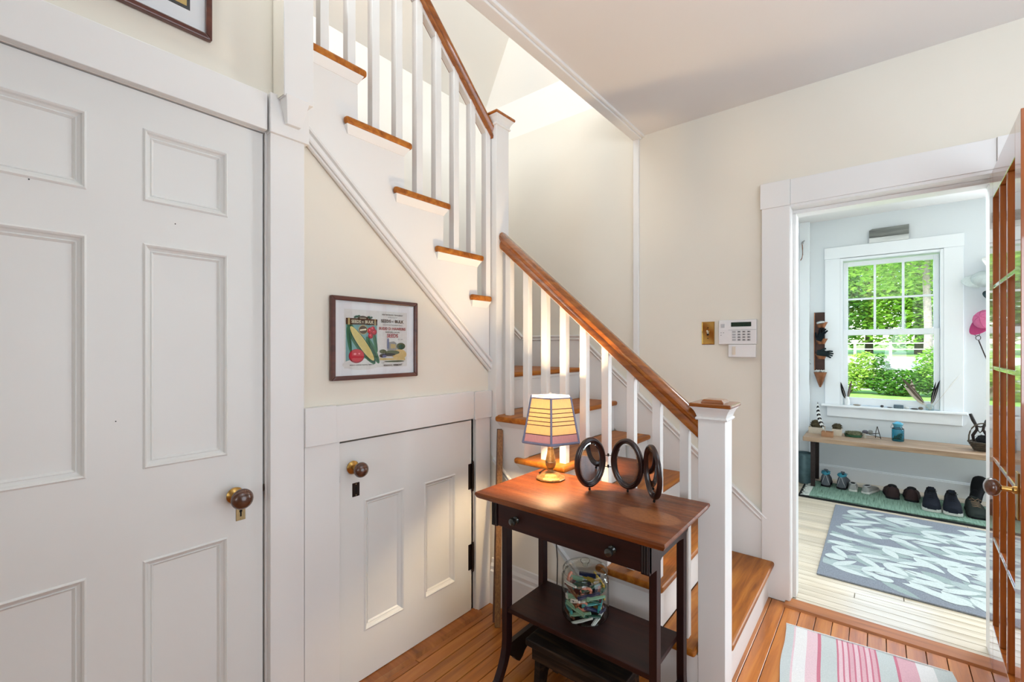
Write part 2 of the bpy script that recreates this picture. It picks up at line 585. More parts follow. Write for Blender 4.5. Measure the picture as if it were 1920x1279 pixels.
def panel_door(root, xf, y0, y1, z0, z1, rects, th=0.036):
    ys = sorted(set([y0, y1] + [r[0] for r in rects] + [r[1] for r in rects]))
    zs = sorted(set([z0, z1] + [r[2] for r in rects] + [r[3] for r in rects]))
    def inside(y, z):
        return any(r[0] < y < r[1] and r[2] < z < r[3] for r in rects)
    # stiles and rails, cut where the joinery has its joints
    m = MB()
    ycuts = ys
    for i in range(len(ys) - 1):
        for j in range(len(zs) - 1):
            if not inside((ys[i] + ys[i + 1]) / 2, (zs[j] + zs[j + 1]) / 2):
                m.box(xf - th, xf, ys[i], ys[i + 1], zs[j], zs[j + 1])
    m.build('stiles_and_rails', M_door, root)
    for r in rects:
        m = MB(); m.box(xf - 0.026, xf - 0.0125, r[0] + 0.002, r[1] - 0.002, r[2] + 0.002, r[3] - 0.002)
        p = m.build('panel', M_door, root)
        m = MB(); ring_mould(m, xf, r[0], r[1], r[2], r[3], MOULD)
        m.build('panel_moulding', M_door, p, recalc=True)

def door_knob(root, xf, y, z, R=0.0315, flat=0.72):
    M = Matrix.Rotation(PI / 2, 4, 'Y')
    m = MB(); m.lathe([(0.0, 0.0), (0.024, 0.0), (0.025, 0.004), (0.019, 0.009), (0.011, 0.012), (0.010, 0.042), (0.0, 0.042)], (xf, y, z), 24, M, cap=False)
    rose = m.build('knob_rose', M_brass, root, smooth=40)
    prof = [(0.010, 0.040)] + [(R * math.sin(a), 0.040 + 0.019 - 0.0215 * math.cos(a)) for a in [0.45 + k * (PI - 0.45) / 10 for k in range(11)]]
    m = MB(); m.lathe(prof, (xf, y, z), 28, M, cap=False)
    m.build('knob', M_knob, root, smooth=60)

def key_plate(root, xf, y, z, w, h, mat):
    m = MB(); m.box(xf - 0.001, xf + 0.002, y - w / 2, y + w / 2, z - h / 2, z + h / 2)
    p = m.build('keyhole_plate', mat, root, bevel=0.0008)
    M = Matrix.Rotation(PI / 2, 4, 'Y')
    m = MB()
    m.lathe([(0.0, 0), (0.0045, 0), (0.0045, 0.0026), (0, 0.0026)], (xf, y, z + 0.006), 14, M, cap=False)
    m.box(xf, xf + 0.0026, y - 0.0022, y + 0.0022, z - 0.011, z + 0.005)
    m.build('keyhole', M_hole, p)
    m = MB()
    for zz in (h / 2 - 0.005, -h / 2 + 0.005):
        m.lathe([(0.0, 0), (0.0024, 0), (0.0020, 0.0030), (0, 0.0034)], (xf, y, z + zz), 10, M, cap=False)
    m.build('screw', M_keyplate, p)

# big six-panel door
d1 = empty('door_1', (-1.565, 0.26, 0.0)); d1['kind'] = 'structure'
tag(d1, 'tall white six-panel door with brown knob at the left')
R1 = []
for (a, c) in ((-0.002, 0.205), (0.319, 0.526)):
    for (e, f) in ((1.703, 1.902), (0.967, 1.587), (0.16, 0.714)):
        R1.append((a, c, e, f))
panel_door(d1, -1.565, -0.112, 0.6285, 0.012, 2.0, R1)
door_knob(d1, -1.565, 0.546, 0.838)
key_plate(d1, -1.565, 0.5625, 0.778, 0.027, 0.046, M_keyplate)
m = MB(); m.box(-1.569, -1.5635, 0.6286, 0.6335, 0.83, 0.852); m.build('latch', M_darkmetal, d1)
# dark nail holes left in the door
m = MB()
Mx = Matrix.Rotation(PI / 2, 4, 'Y')
for (yy, zz) in ((0.105, 1.70), (0.392, 1.655), (0.262, 1.105)):
    m.lathe([(0, 0), (0.0016, 0), (0.0016, 0.0006), (0, 0.0006)], (-1.565, yy, zz), 8, Mx, cap=False)
m.build('nail_hole', M_hole, d1)
# casing of the big door
b = MB()
b.box(-1.60, -1.558, 0.6335, 0.646, 0.0, 2.012)
b.box(-1.56, -1.535, 0.640, 0.752, 0.0, 2.002)
cs1 = struct('trim_4', b, M_white, bevel=0.002); tag(cs1, 'white flat door casing beside the brown-knobbed door')
b = MB(); b.box(-1.60, -1.558, -0.20, 0.634, 2.0035, 2.03)
b.box(-1.56, -1.533, -2.1, 0.6305, 2.004, 2.123)
b.box(-1.56, -1.535, -0.235, -0.118, 0, 2.002)
cs2 = struct('trim_5', b, M_white, bevel=0.002); tag(cs2, 'white header board over the tall door')
# block, corbel and wall end above it
b = MB(); b.box(-1.56, -1.524, 0.636, 0.764, 2.0, 2.128)
tag(struct('trim_6', b, M_white, bevel=0.0025), 'white corner block at the head of the door casing')
b = MB()
b.frustum([(-1.545, 0.682, 2.038), (-1.545, 0.728, 2.038), (-1.508, 0.728, 2.038), (-1.508, 0.682, 2.038)],
          [(-1.545, 0.664, 2.118), (-1.545, 0.742, 2.118), (-1.474, 0.742, 2.118), (-1.474, 0.664, 2.118)])
tag(struct('trim_7', b, M_white, bevel=0.0015), 'white tapered corbel under the boxed wall end')
b = MB()
b.box(-1.66, -1.4795, 0.66, 0.756, 2.112, 2.60)
wend = struct('trim_8', b, M_white, bevel=0.002); tag(wend, 'white boxed wall end beside the upper stair flight')
m = MB(); m.box(-1.556, -1.484, 0.6575, 0.661, 2.115, 2.60); m.build('cream_side', M_cream, wend)

# small closet door under the stair
d2 = empty('door_2', (-1.55, 1.24, 0.0)); d2['kind'] = 'structure'
tag(d2, 'low white two-panel closet door under the stair')
R2 = [(0.994, 1.182, 0.20, 0.71), (1.293, 1.478, 0.197, 0.705)]
panel_door(d2, -1.55, 0.8885, 1.5875, 0.016, 0.944, R2)
door_knob(d2, -1.55, 0.944, 0.846, 0.0285)
key_plate(d2, -1.55, 0.958, 0.758, 0.030, 0.052, M_darkmetal)
for zc in (0.670, 0.276):
    m = MB(); m.box(-1.5515, -1.548, 1.566, 1.5885, zc - 0.062, zc + 0.062)
    h = m.build('hinge', M_darkmetal, d2, bevel=0.001)
    m = MB(); m.lathe([(0, -0.074), (0.005, -0.072), (0.0065, -0.067), (0.004, -0.062), (0.0068, -0.061), (0.0068, 0.061), (0.004, 0.062), (0.0065, 0.067), (0.005, 0.072), (0, 0.074)], (-1.5435, 1.5895, zc), 12, cap=False)
    m.build('hinge_pin', M_darkmetal, h, smooth=40)
m = MB(); m.box(-1.553, -1.546, 0.8845, 0.8895, 0.80, 0.824); m.build('latch', M_darkmetal, d2)
b = MB()
b.box(-1.56, -1.536, 0.7535, 0.884, 0.0, 0.956)
b.box(-1.56, -1.536, 1.606, 1.711, 0.0, 0.948)
b.box(-1.60, -1.556, 1.590, 1.606, 0.0, 0.96)
b.box(-1.60, -1.556, 0.8845, 0.8875, 0.0, 0.96)
tag(struct('trim_9', b, M_white, bevel=0.002), 'white side casings of the low closet door')
b = MB()
b.box(-1.56, -1.534, 0.868, 1.590, 0.953, 1.086)
b.box(-1.56, -1.527, 0.752, 0.867, 0.955, 1.090)
b.box(-1.56, -1.527, 1.591, 1.713, 0.948, 1.082)
tag(struct('trim_10', b, M_white, bevel=0.002), 'white head casing with corner blocks over the low closet door')
b = MB(); b.prism([(-1.60, 0.885, 0), (-1.60, 0.885, 0.014), (-1.51, 0.885, 0.012), (-1.495, 0.885, 0.0)], (0, 0.725, 0))
tag(struct('trim_11', b, M_thresh), 'worn wooden sill under the low closet door')

# ---------------- doorway casing on the right wall
b = MB()
b.box(-0.478, -0.351, 2.664, 2.69, 0.0, 2.026)
b.box(-0.366, -0.348, 2.672, 2.83, 0.0, 2.03)
b.box(-0.350, -0.333, 2.745, 2.83, 0.0, 2.00)
b.box(0.372, 0.50, 2.664, 2.69, 0.0, 2.026)
b.box(0.362, 0.376, 2.672, 2.83, 0.0, 2.03)
tag(struct('trim_12', b, M_white, bevel=0.002), 'white side casings of the mudroom doorway')
b = MB()
b.box(-0.349, 0.372, 2.666, 2.69, 2.029, 2.156)
b.box(-0.484, -0.3495, 2.658, 2.69, 2.024, 2.156)
b.box(0.3725, 0.505, 2.658, 2.69, 2.024, 2.156)
b.box(-0.366, 0.376, 2.672, 2.83, 2.014, 2.032)
b.box(-0.35, 0.364, 2.745, 2.83, 1.994, 2.014)
tag(struct('trim_13', b, M_white, bevel=0.002), 'white head casing with corner blocks over the mudroom doorway')
b = MB()
b.prism([(0.52, 2.69, 0), (0.52, 2.672, 0), (0.52, 2.672, 0.15), (0.52, 2.69, 0.17)], (1.48, 0, 0))
struct('baseboard_right', b, M_white)

# ---------------- glazed wooden door standing open into the hall
W3, H3 = 0.712, 2.005
d3 = empty('door_3', (0.354, 2.686, 0.0)); d3['kind'] = 'structure'
tag(d3, 'orange varnished fifteen-pane glazed door standing open at the right')
hx = Vector((-0.030, -0.71, 0)).normalized()      # along the door from hinge to lock
nx = Vector((-0.71, 0.030, 0)).normalized()       # face towards the hall
def dp(s, d, z):
    q = hx * s + nx * d
    return (q.x, q.y, z)
def dbox(mb, s0, s1, d0, d1, z0, z1):
    vs_ = [dp(s, d, z) for z in (z0, z1) for d in (d0, d1) for s in (s0, s1)]
    mb.add(vs_, [(0, 2, 3, 1), (4, 5, 7, 6), (0, 1, 5, 4), (2, 6, 7, 3), (0, 4, 6, 2), (1, 3, 7, 5)])
SC = [(0.098, 0.262), (0.278, 0.434), (0.450, 0.612)]
ZR = [(0.20, 0.535), (0.552, 0.852), (0.869, 1.212), (1.229, 1.532), (1.549, 1.895)]
m = MB(); dbox(m, 0.0, 0.098, -0.04, 0, 0.012, H3); m.build('hinge_stile', M_frenchwood, d3, local=True, bevel=0.0015)
m = MB(); dbox(m, 0.612, W3, -0.04, 0, 0.012, H3); m.build('lock_stile', M_frenchwood, d3, local=True, bevel=0.0015)
m = MB(); dbox(m, 0.098, 0.612, -0.04, 0, 1.895, H3); m.build('top_rail', M_frenchwood, d3, local=True, bevel=0.0015)
m = MB(); dbox(m, 0.098, 0.612, -0.04, 0, 0.012, 0.20); m.build('bottom_rail', M_frenchwood, d3, local=True, bevel=0.0015)
for i in range(2):
    m = MB(); dbox(m, SC[i][1], SC[i + 1][0], -0.036, -0.001, 0.20, 1.895)
    m.build('vertical_glazing_bar', M_frenchwood, d3, local=True, bevel=0.003)
for j in range(4):
    for i in range(3):
        m = MB(); dbox(m, SC[i][0], SC[i][1], -0.036, -0.001, ZR[j][1], ZR[j + 1][0])
        m.build('horizontal_glazing_bar', M_frenchwood, d3, local=True, bevel=0.003)
for (s0, s1) in SC:
    for (z0, z1) in ZR:
        m = MB(); dbox(m, s0, s1, -0.0205, -0.0185, z0, z1)
        m.build('pane', M_winpane, d3, local=True)
Md = Matrix((( -nx.x * 0 + hx.x, 0, nx.x, 0), (hx.y, 0, nx.y, 0), (0, 1, 0, 0), (0, 0, 0, 1)))
c = Vector(dp(0.664, 0, 0.868))
m = MB(); m.box(-0.02, 0.02, -0.085, 0.055, 0, 0.003); m.xf(Matrix.Translation(c) @ Md)
kp = m.build('lock_plate', M_brass, d3, local=True, bevel=0.001)
m = MB(); m.lathe([(0, 0), (0.012, 0), (0.012, 0.006), (0.008, 0.01), (0.008, 0.036), (0, 0.036)], (0, 0, 0.003), 16, cap=False); m.xf(Matrix.Translation(c) @ Md)
m.build('knob_shank', M_brass, d3, local=True, smooth=40)
m = MB(); m.lathe([(0.009, 0.034)] + [(0.0285 * math.sin(a), 0.054 - 0.02 * math.cos(a)) for a in [0.4 + k * (PI - 0.4) / 10 for k in range(11)]], (0, 0, 0), 24, cap=False); m.xf(Matrix.Translation(c) @ Md)
m.build('knob', M_knob, d3, local=True, smooth=60)

# ---------------- mudroom shell and window
b = MB()
b.box(-0.80, -0.63, 2.83, 5.66, -0.1, 2.8)
wm = struct('wall_mudroom_left', b, M_mud); tag(wm, 'pale grey-blue mudroom wall seen edge-on inside the doorway')
b = MB()
KS = 5.5 / 5.25
def kx(x): return x * KS
def kz(z): return 1.3 + (z - 1.3) * KS
WX0, WX1, WZ0, WZ1 = kx(-0.275), kx(0.414), kz(0.75), kz(2.125)
b.box(-0.80, WX0, 5.50, 5.66, -0.1, 2.8); b.box(WX1, 2.6, 5.50, 5.66, -0.1, 2.8)
b.box(WX0, WX1, 5.50, 5.66, -0.1, WZ0); b.box(WX0, WX1, 5.50, 5.66, WZ1, 2.8)
wb = struct('wall_mudroom_back', b, M_mud); tag(wb, 'pale grey-blue mudroom wall around the window')
b = MB(); b.box(2.5, 2.6, 2.69, 5.66, -0.1, 2.8); struct('wall_mudroom_right', b, M_mud)
b = MB(); b.box(-0.80, 2.6, 2.83, 5.66, 2.575, 2.8)
cm = struct('ceiling_mudroom', b, M_ceil); tag(cm, 'white ceiling of the mudroom')
b = MB()
b.box(-0.546, 2.5, 5.482, 5.5, -0.004, 0.118); b.box(-0.546, 2.5, 5.490, 5.5, 0.118, 0.13)
tag(struct('baseboard_mudroom', b, M_mudtrim, bevel=0.002), 'wide white baseboard behind the shoes')
b = MB(); b.box(-0.63, -0.546, 5.43, 5.50, -0.004, 2.575)
tag(struct('trim_14', b, M_mudtrim, bevel=0.002), 'white boxed corner post beside the mudroom window')

w1 = empty('window_1', (0.07, 5.50, 0.74)); w1['kind'] = 'structure'
tag(w1, 'white double-hung mudroom window with six panes over one')
def wbox(name, x0, x1, y0, y1, z0, z1, bev=0.0025, par=None):
    m = MB(); m.box(kx(x0), kx(x1), y0 + 0.25, y1 + 0.25, kz(z0), kz(z1))
    return m.build(name, M_mudtrim, par or w1, bevel=bev)
wbox('side_casing', -0.401, -0.283, 5.228, 5.25, 0.765, 2.14); wbox('side_casing', 0.422, 0.541, 5.228, 5.25, 0.765, 2.14)
wbox('head_casing', -0.405, 0.545, 5.224, 5.25, 2.14, 2.247)
wbox('stop_bead', -0.283, -0.262, 5.232, 5.252, 0.765, 2.135); wbox('stop_bead', 0.401, 0.422, 5.232, 5.252, 0.765, 2.135); wbox('stop_bead', -0.262, 0.401, 5.232, 5.252, 2.112, 2.135)
wbox('jamb', -0.276, -0.264, 5.25, 5.38, 0.775, 2.13); wbox('jamb', 0.402, 0.416, 5.25, 5.38, 0.775, 2.13); wbox('jamb', -0.27, 0.41, 5.25, 5.38, 2.112, 2.13)
wbox('stool', -0.43, 0.565, 5.185, 5.33, 0.745, 0.766, 0.006)
wbox('apron', -0.385, 0.535, 5.226, 5.25, 0.652, 0.745)
# upper sash (further out), lower sash (inner)
def sash(name, y, z0, z1, x0, x1, st, top, bot, cols, rows):
    r = wbox(name, x0, x0 + st, y, y + 0.035, z0, z1)
    wbox('sash_stile', x1 - st, x1, y, y + 0.035, z0, z1, par=r)
    wbox('sash_rail', x0 + st, x1 - st, y, y + 0.035, z1 - top, z1, par=r)
    wbox('sash_rail', x0 + st, x1 - st, y, y + 0.035, z0, z0 + bot, par=r)
    gx0, gx1, gz0, gz1 = x0 + st, x1 - st, z0 + bot, z1 - top
    for i in range(1, cols):
        c_ = gx0 + (gx1 - gx0) * i / cols
        wbox('glazing_bar', c_ - 0.009, c_ + 0.009, y + 0.004, y + 0.03, gz0, gz1, par=r)
    for j in range(1, rows):
        c_ = gz0 + (gz1 - gz0) * j / rows
        for i in range(cols):
            a_ = gx0 + (gx1 - gx0) * i / cols + (0.009 if i else 0); e_ = gx0 + (gx1 - gx0) * (i + 1) / cols - (0.009 if i < cols - 1 else 0)
            wbox('glazing_bar', a_, e_, y + 0.006, y + 0.028, c_ - 0.009, c_ + 0.009, par=r)
    for i in range(cols):
        for j in range(rows):
            m = MB(); m.box(kx(gx0 + (gx1 - gx0) * i / cols), kx(gx0 + (gx1 - gx0) * (i + 1) / cols), y + 0.265, y + 0.268, kz(gz0 + (gz1 - gz0) * j / rows), kz(gz0 + (gz1 - gz0) * (j + 1) / rows))
            m.build('pane', M_winpane, r)
    return r
sash('upper_sash', 5.302, 1.415, 2.105, -0.262, 0.400, 0.036, 0.042, 0.03, 3, 2)
lo = sash('lower_sash', 5.262, 0.770, 1.468, -0.262, 0.400, 0.036, 0.052, 0.066, 1, 1)
m = MB(); m.box(0.047, 0.089, 5.508, 5.535, kz(1.468), kz(1.468) + 0.008); m.tube([(0.042, 5.512, kz(1.468) + 0.012), (0.068, 5.512, kz(1.468) + 0.016), (0.105, 5.512, kz(1.468) + 0.011)], 0.005, 8)
m.build('sash_lock', M_darkmetal, lo, smooth=40)
# ------------------------------------------------------------------ the staircase
st = empty('staircase', (-1.0, 2.2, 0.0))
tag(st, 'white staircase with honey oak treads and handrails turning up to the left', 'staircase')
Z = {1: 0.192, 2: 0.384, 3: 0.576, 4: 0.768, 5: 0.958, 6: 1.165, 7: 1.362, 8: 1.560, 9: 1.757, 10: 1.960, 11: 2.160, 12: 2.363, 13: 2.562, 14: 2.762}
NX = {1: -0.42, 2: -0.64, 3: -0.86, 4: -1.08, 5: -1.30, 6: -1.56}
NY = {8: 1.872, 9: 1.650, 10: 1.427, 11: 1.207, 12: 0.990, 13: 0.770, 14: 0.55}
T = 0.028
YS, YN = 1.722, 1.692       # side stringer face and nosing line of the lower flight
XS, XN = -1.545, -1.520     # stringer face and nosing line of the upper flight
def cove(mb, pts4):
    mb.frustum(*pts4)
for i in range(1, 6):
    z = Z[i]; x0 = NX[i]; x1 = NX[i + 1] - 0.028
    m = MB()
    ret = max(x0 - 0.290, -1.492)
    m.prism([(x0, YN, z - T), (ret, YN, z - T), (ret, YS, z - T), (x1, YS, z - T), (x1, 2.672, z - T), (x0, 2.672, z - T)] if i > 1 else
            [(x0, 1.815, z - T), (-0.52, 1.815, z - T), (-0.52, YN, z - T), (ret, YN, z - T), (ret, YS, z - T), (x1, YS, z - T), (x1, 2.672, z - T), (x0, 2.672, z - T)], (0, 0, T))
    t = m.build('tread', M_stairwood_x, st, bevel=0.011, seg=3)
    # white cove under the nosing
    m = MB()
    ex = x0 - 0.020
    m.prism([(ex + 0.008, YS - 0.004, z - T), (ret + 0.015, YS - 0.016, z - T), (ret + 0.015, YS, z - T), (ret + 0.02, YS, z - T - 0.022), (ret + 0.02, YS + 0.0, z - T - 0.022)], (0, 0, -0.001))
    m = MB()
    m.frustum([(ret + 0.018, YS - 0.003, z - T - 0.026), (x0 - 0.024, YS - 0.003, z - T - 0.026), (x0 - 0.024, YS + 0.01, z - T - 0.026), (ret + 0.018, YS + 0.01, z - T - 0.026)],
              [(ret + 0.006, YS - 0.020, z - T), (x0 - 0.010, YS - 0.020, z - T), (x0 - 0.010, YS + 0.01, z - T), (ret + 0.006, YS + 0.01, z - T)])
    if i > 1:
        m.build('cove_moulding', M_white, t)
    zb = Z[i - 1] if i > 1 else 0.0
    m = MB(); m.box(x0 - 0.045, x0 - 0.0265, YS + 0.034 if i > 1 else 1.812, 2.674, zb, z - T)
    r = m.build('riser', M_white, st)
# first landing tread and winders
z = Z[6]
m = MB(); m.prism([(NX[6], 1.812, z - T), (NX[6], 2.672, z - T), (-2.22, 2.672, z - T), (-1.64, 1.81, z - T)], (0, 0, T)); m.build('tread', M_stairwood_x, st, bevel=0.011, seg=3)
m = MB(); m.box(NX[6] - 0.045, NX[6] - 0.026, 1.81, 2.672, Z[5], z - T); m.build('riser', M_white, st)
m = MB(); m.box(NX[6] - 0.03, NX[6] - 0.014, 1.815, 2.672, z - T - 0.018, z - T); m.build('cove_moulding', M_white, st, bevel=0.004)
z = Z[7]
m = MB(); m.prism([(-1.64, 1.83, z - T), (-2.19, 2.672, z - T), (-2.498, 2.672, z - T), (-2.498, 1.80, z - T), (-1.66, 1.80, z - T)], (0, 0, T)); m.build('tread', M_stairwood_x, st, bevel=0.011, seg=3)
m = MB(); m.prism([(-1.655, 1.83, Z[6]), (-2.215, 2.672, Z[6]), (-2.235, 2.672, Z[6]), (-1.675, 1.83, Z[6])], (0, 0, Z[7] - T - Z[6])); m.build('riser', M_white, st)
# upper flight
for i in range(8, 15):
    z = Z[i]; yn = NY[i]; back = yn - 0.255
    ry = yn - 0.306
    m = MB()
    if i == 8:
        pts = [(-2.498, yn), (-1.62, yn), (-1.62, 1.710), (XN, 1.710), (XN, ry), (XS, ry), (XS, back), (-2.498, back)]
    elif i < 13:
        pts = [(-2.498, yn), (XN, yn), (XN, ry), (XS, ry), (XS, back), (-2.498, back)]
    else:
        pts = [(-2.498, yn), (-1.664, yn), (-1.664, back), (-2.498, back)]
    if i == 12:
        pts = [(-2.498, yn), (XN, yn), (XN, 0.757), (-1.664, 0.757), (-1.664, back), (-2.498, back)]
    m.prism([(x, y, z - T) for x, y in pts], (0, 0, T))
    t = m.build('tread', M_stairwood_y, st, bevel=0.010, seg=3)
    if i < 13:
        ye = 1.708 if i == 8 else yn - 0.012
        yb = max(ry + 0.006, 0.758)
        m = MB(); m.frustum([(XS - 0.01, yb + 0.012, z - T - 0.030), (XS + 0.003, yb + 0.012, z - T - 0.030), (XS + 0.003, ye - 0.016, z - T - 0.030), (XS - 0.01, ye - 0.016, z - T - 0.030)],
                            [(XS - 0.01, yb, z - T), (XN - 0.005, yb, z - T), (XN - 0.005, ye, z - T), (XS - 0.01, ye, z - T)])
        m.build('cove_moulding', M_white, t)
    m = MB(); m.box(-2.498, -1.66 if i > 12 else XS - 0.03, yn - 0.046, yn - 0.028, Z[i - 1], z - T); m.build('riser', M_white, st)
# open stringers
prof = []
for i in range(8, 13):
    yr = 1.712 if i == 8 else NY[i] - 0.027
    prof.append((yr, Z[i] - T)); nxt = NY[i + 1] - 0.027
    prof.append((max(nxt, 0.757), Z[i] - T))
top = [(1.712, zl(1.712) + 0.012)] + prof + [(0.757, zl(0.757) + 0.012)]
m = MB(); m.prism([(XS - 0.035, y, z) for y, z in top], (0.035, 0, 0)); m.build('stringer', M_white, st)
prof = []
for i in range(1, 6):
    xr = NX[i] - 0.026; xn = NX[i + 1] - 0.026
    prof += [(xr, Z[i] - T), (max(xn, -1.545), Z[i] - T)]
def zlow(x): return 0.672 - 0.872 * (x + 1.448)
m = MB(); m.prism([(x, YS, z) for x, z in [(-0.515, 0.0)] + [(-0.515, Z[1] - T)] + prof[1:] + [(-1.545, zlow(-1.545)), (-0.677, 0.0)]], (0, 0.035, 0)); m.build('stringer', M_white, st)
m = MB(); m.box(-0.52, -0.43, 1.80, 1.815, 0, Z[1] - T); m.build('stringer', M_white, st)
# moulding following the stringers
def slope_mould(a, b_, off, prof_, nrm, name='stringer_moulding'):
    a = Vector(a); b_ = Vector(b_); d = (b_ - a).normalized(); u = Vector(nrm).cross(d).normalized(); n = Vector(nrm)
    if u.z < 0: u = -u
    m = MB(); m.prism([a + u * p + n * q for p, q in prof_], b_ - a)
    return m.build(name, M_white, st)
PM = [(0.0, 0.0), (0.0, 0.009), (0.003, 0.013), (0.007, 0.013), (0.0085, 0.007), (0.0105, 0.007), (0.012, 0.016), (0.017, 0.019), (0.030, 0.019), (0.033, 0.014), (0.035, 0.009), (0.0375, 0.009), (0.040, 0.021), (0.046, 0.024), (0.051, 0.021), (0.053, 0.0)]
slope_mould((-1.550, 0.715, zl(0.715) - 0.040), (-1.550, 1.712, zl(1.712) - 0.040), 0, PM, (1, 0, 0))
PM2 = [(0.0, 0.0), (0.0, 0.008), (0.004, 0.011), (0.008, 0.011), (0.010, 0.005), (0.013, 0.005), (0.015, 0.012), (0.022, 0.014), (0.027, 0.010), (0.028, 0.0)]
slope_mould((-1.53, 1.724, zlow(-1.53) - 0.02), (-0.67, 1.724, zlow(-0.67) - 0.02), 0, PM2, (0, -1, 0))
# cream panel wall below the lower flight and its baseboard
b = MB(); b.prism([(-1.56, 1.726, 0), (-1.56, 1.726, zlow(-1.56)), (-0.69, 1.726, 0.0)], (0, 0.03, 0))
tag(struct('wall_under_stair', b, M_cream), 'cream triangular wall below the lower stair flight')
b = MB()
b.prism([(-1.534, 1.726, 0), (-1.534, 1.708, 0), (-1.534, 1.708, 0.165), (-1.534, 1.713, 0.172), (-1.534, 1.711, 0.190), (-1.534, 1.717, 0.205), (-1.534, 1.719, 0.226), (-1.534, 1.726, 0.228)], (0.62, 0, 0))
tag(struct('baseboard_stair', b, M_white), 'white moulded baseboard behind the dark side table')
# skirting on the far walls
def skirt(x): return 0.411 + 0.867 * (-0.46 - x)
m = MB(); m.prism([(x, 2.676, z) for x, z in [(-0.42, 0), (-0.42, 0.30), (-0.452, 0.33), (-0.452, skirt(-0.452)), (-1.578, 1.383), (-2.075, 1.383), (-2.26, 1.545), (-2.498, 1.545), (-2.498, 1.0), (-1.56, 1.0), (-0.60, 0.10)]], (0, 0.014, 0)); sk = m.build('wall_skirting', M_white, st)
m = MB()
for (a, b_) in (((-0.455, skirt(-0.455)), (-1.578, 1.384)), ((-1.578, 1.384), (-2.075, 1.384)), ((-2.075, 1.384), (-2.26, 1.546))):
    d = Vector((b_[0] - a[0], 0, b_[1] - a[1])); u = Vector((d.z, 0, -d.x)).normalized()
    if u.z < 0: u = -u
    A = Vector((a[0], 2.676, a[1]))
    m.prism([A + u * p + Vector((0, -q, 0)) for p, q in ((-0.034, 0), (-0.034, 0.004), (-0.026, 0.009), (-0.020, 0.006), (-0.010, 0.010), (-0.004, 0.014), (0.003, 0.012), (0.005, 0.0))], d)
m.build('skirting_moulding', M_white, sk)
# newel posts
def newel(cx, cy, z0, z1, w=0.094, capz=0.0):
    h = w / 2
    m = MB(); m.box(cx - h, cx + h, cy - h, cy + h, z0, z1)
    n = m.build('newel_post', M_white, st, bevel=0.002)
    def sq(r, z): return [(cx - r, cy - r, z), (cx + r, cy - r, z), (cx + r, cy + r, z), (cx - r, cy + r, z)]
    m = MB()
    m.loft([sq(h, z1 - 0.032), sq(h + 0.006, z1 - 0.032), sq(h + 0.008, z1 - 0.027), sq(h + 0.006, z1 - 0.022), sq(h + 0.003, z1 - 0.021), sq(h + 0.006, z1 - 0.010), sq(h + 0.012, z1 + 0.003), sq(h + 0.019, z1 + 0.012), sq(h + 0.020, z1 + 0.016)])
    m.build('cap_moulding', M_white, n)
    r = h + 0.026
    m = MB(); m.box(cx - r, cx + r, cy - r, cy + r, z1 + 0.016, z1 + 0.030)
    cpo = m.build('cap', M_rail_x, n, bevel=0.005, seg=3)
    m = MB(); r = 0.036
    m.loft([sq(r + 0.004, z1 + 0.0295), sq(r, z1 + 0.038), sq(r - 0.004, z1 + 0.042)])
    m.build('cap_block', M_rail_x, n, bevel=0.0015)
newel(-0.4705, 1.767, 0.0, 1.068)
newel(-1.5485, 1.765, 0.93, 2.462, 0.098)
# handrails
RAILP = [(-0.028, 0.0), (-0.030, 0.010), (-0.026, 0.020), (-0.0225, 0.026), (-0.031, 0.036), (-0.033, 0.046), (-0.028, 0.056), (-0.016, 0.063), (0.0, 0.065), (0.016, 0.063), (0.028, 0.056), (0.033, 0.046), (0.031, 0.036), (0.0225, 0.026), (0.026, 0.020), (0.030, 0.010), (0.028, 0.0)]
def zb_low(x): return 0.970 + 0.866 * (-0.53 - x)
def zb_up(y): return 2.372 + 0.93 * (1.709 - y)
m = MB(); cs = 0.92
m.loft([[(x, 1.767 + p, zb_low(x) + q / 0.76) for p, q in RAILP] for x in (-0.517, -1.496)]); m.build('handrail', M_rail_x, st, smooth=35)
m = MB()
m.loft([[(-1.5485 + p, y, zb_up(y) + q / 0.78) for p, q in RAILP] for y in (1.716, 0.757)]); m.build('handrail', M_rail_y, st, smooth=35)
# balusters
bw = 0.0165
lowx = [-1.453, -1.340, -1.232, -1.126, -1.020, -0.912, -0.796, -0.687, -0.578]
step = [5, 5, 4, 4, 3, 3, 2, 2, 1]
for x, s_ in zip(lowx, step):
    m = MB(); zt = lambda xx: zb_low(xx) + 0.004
    m.frustum([(x - bw, 1.767 - bw, Z[s_]), (x + bw, 1.767 - bw, Z[s_]), (x + bw, 1.767 + bw, Z[s_]), (x - bw, 1.767 + bw, Z[s_])],
              [(x - bw, 1.767 - bw, zt(x - bw)), (x + bw, 1.767 - bw, zt(x + bw)), (x + bw, 1.767 + bw, zt(x + bw)), (x - bw, 1.767 + bw, zt(x - bw))])
    m.build('baluster', M_white, st, bevel=0.0015)
upy = [0.824, 0.930, 1.035, 1.146, 1.253, 1.360, 1.470, 1.582, 1.692]
step = [12, 12, 11, 11, 10, 10, 9, 9, 8]
for y, s_ in zip(upy, step):
    m = MB(); zt = lambda yy: zb_up(yy) + 0.004
    X = -1.5485
    m.frustum([(X - bw, y - bw, Z[s_]), (X + bw, y - bw, Z[s_]), (X + bw, y + bw, Z[s_]), (X - bw, y + bw, Z[s_])],
              [(X - bw, y - bw, zt(y - bw)), (X + bw, y - bw, zt(y - bw)), (X + bw, y + bw, zt(y + bw)), (X - bw, y + bw, zt(y + bw))])
    m.build('baluster', M_white, st, bevel=0.0015)
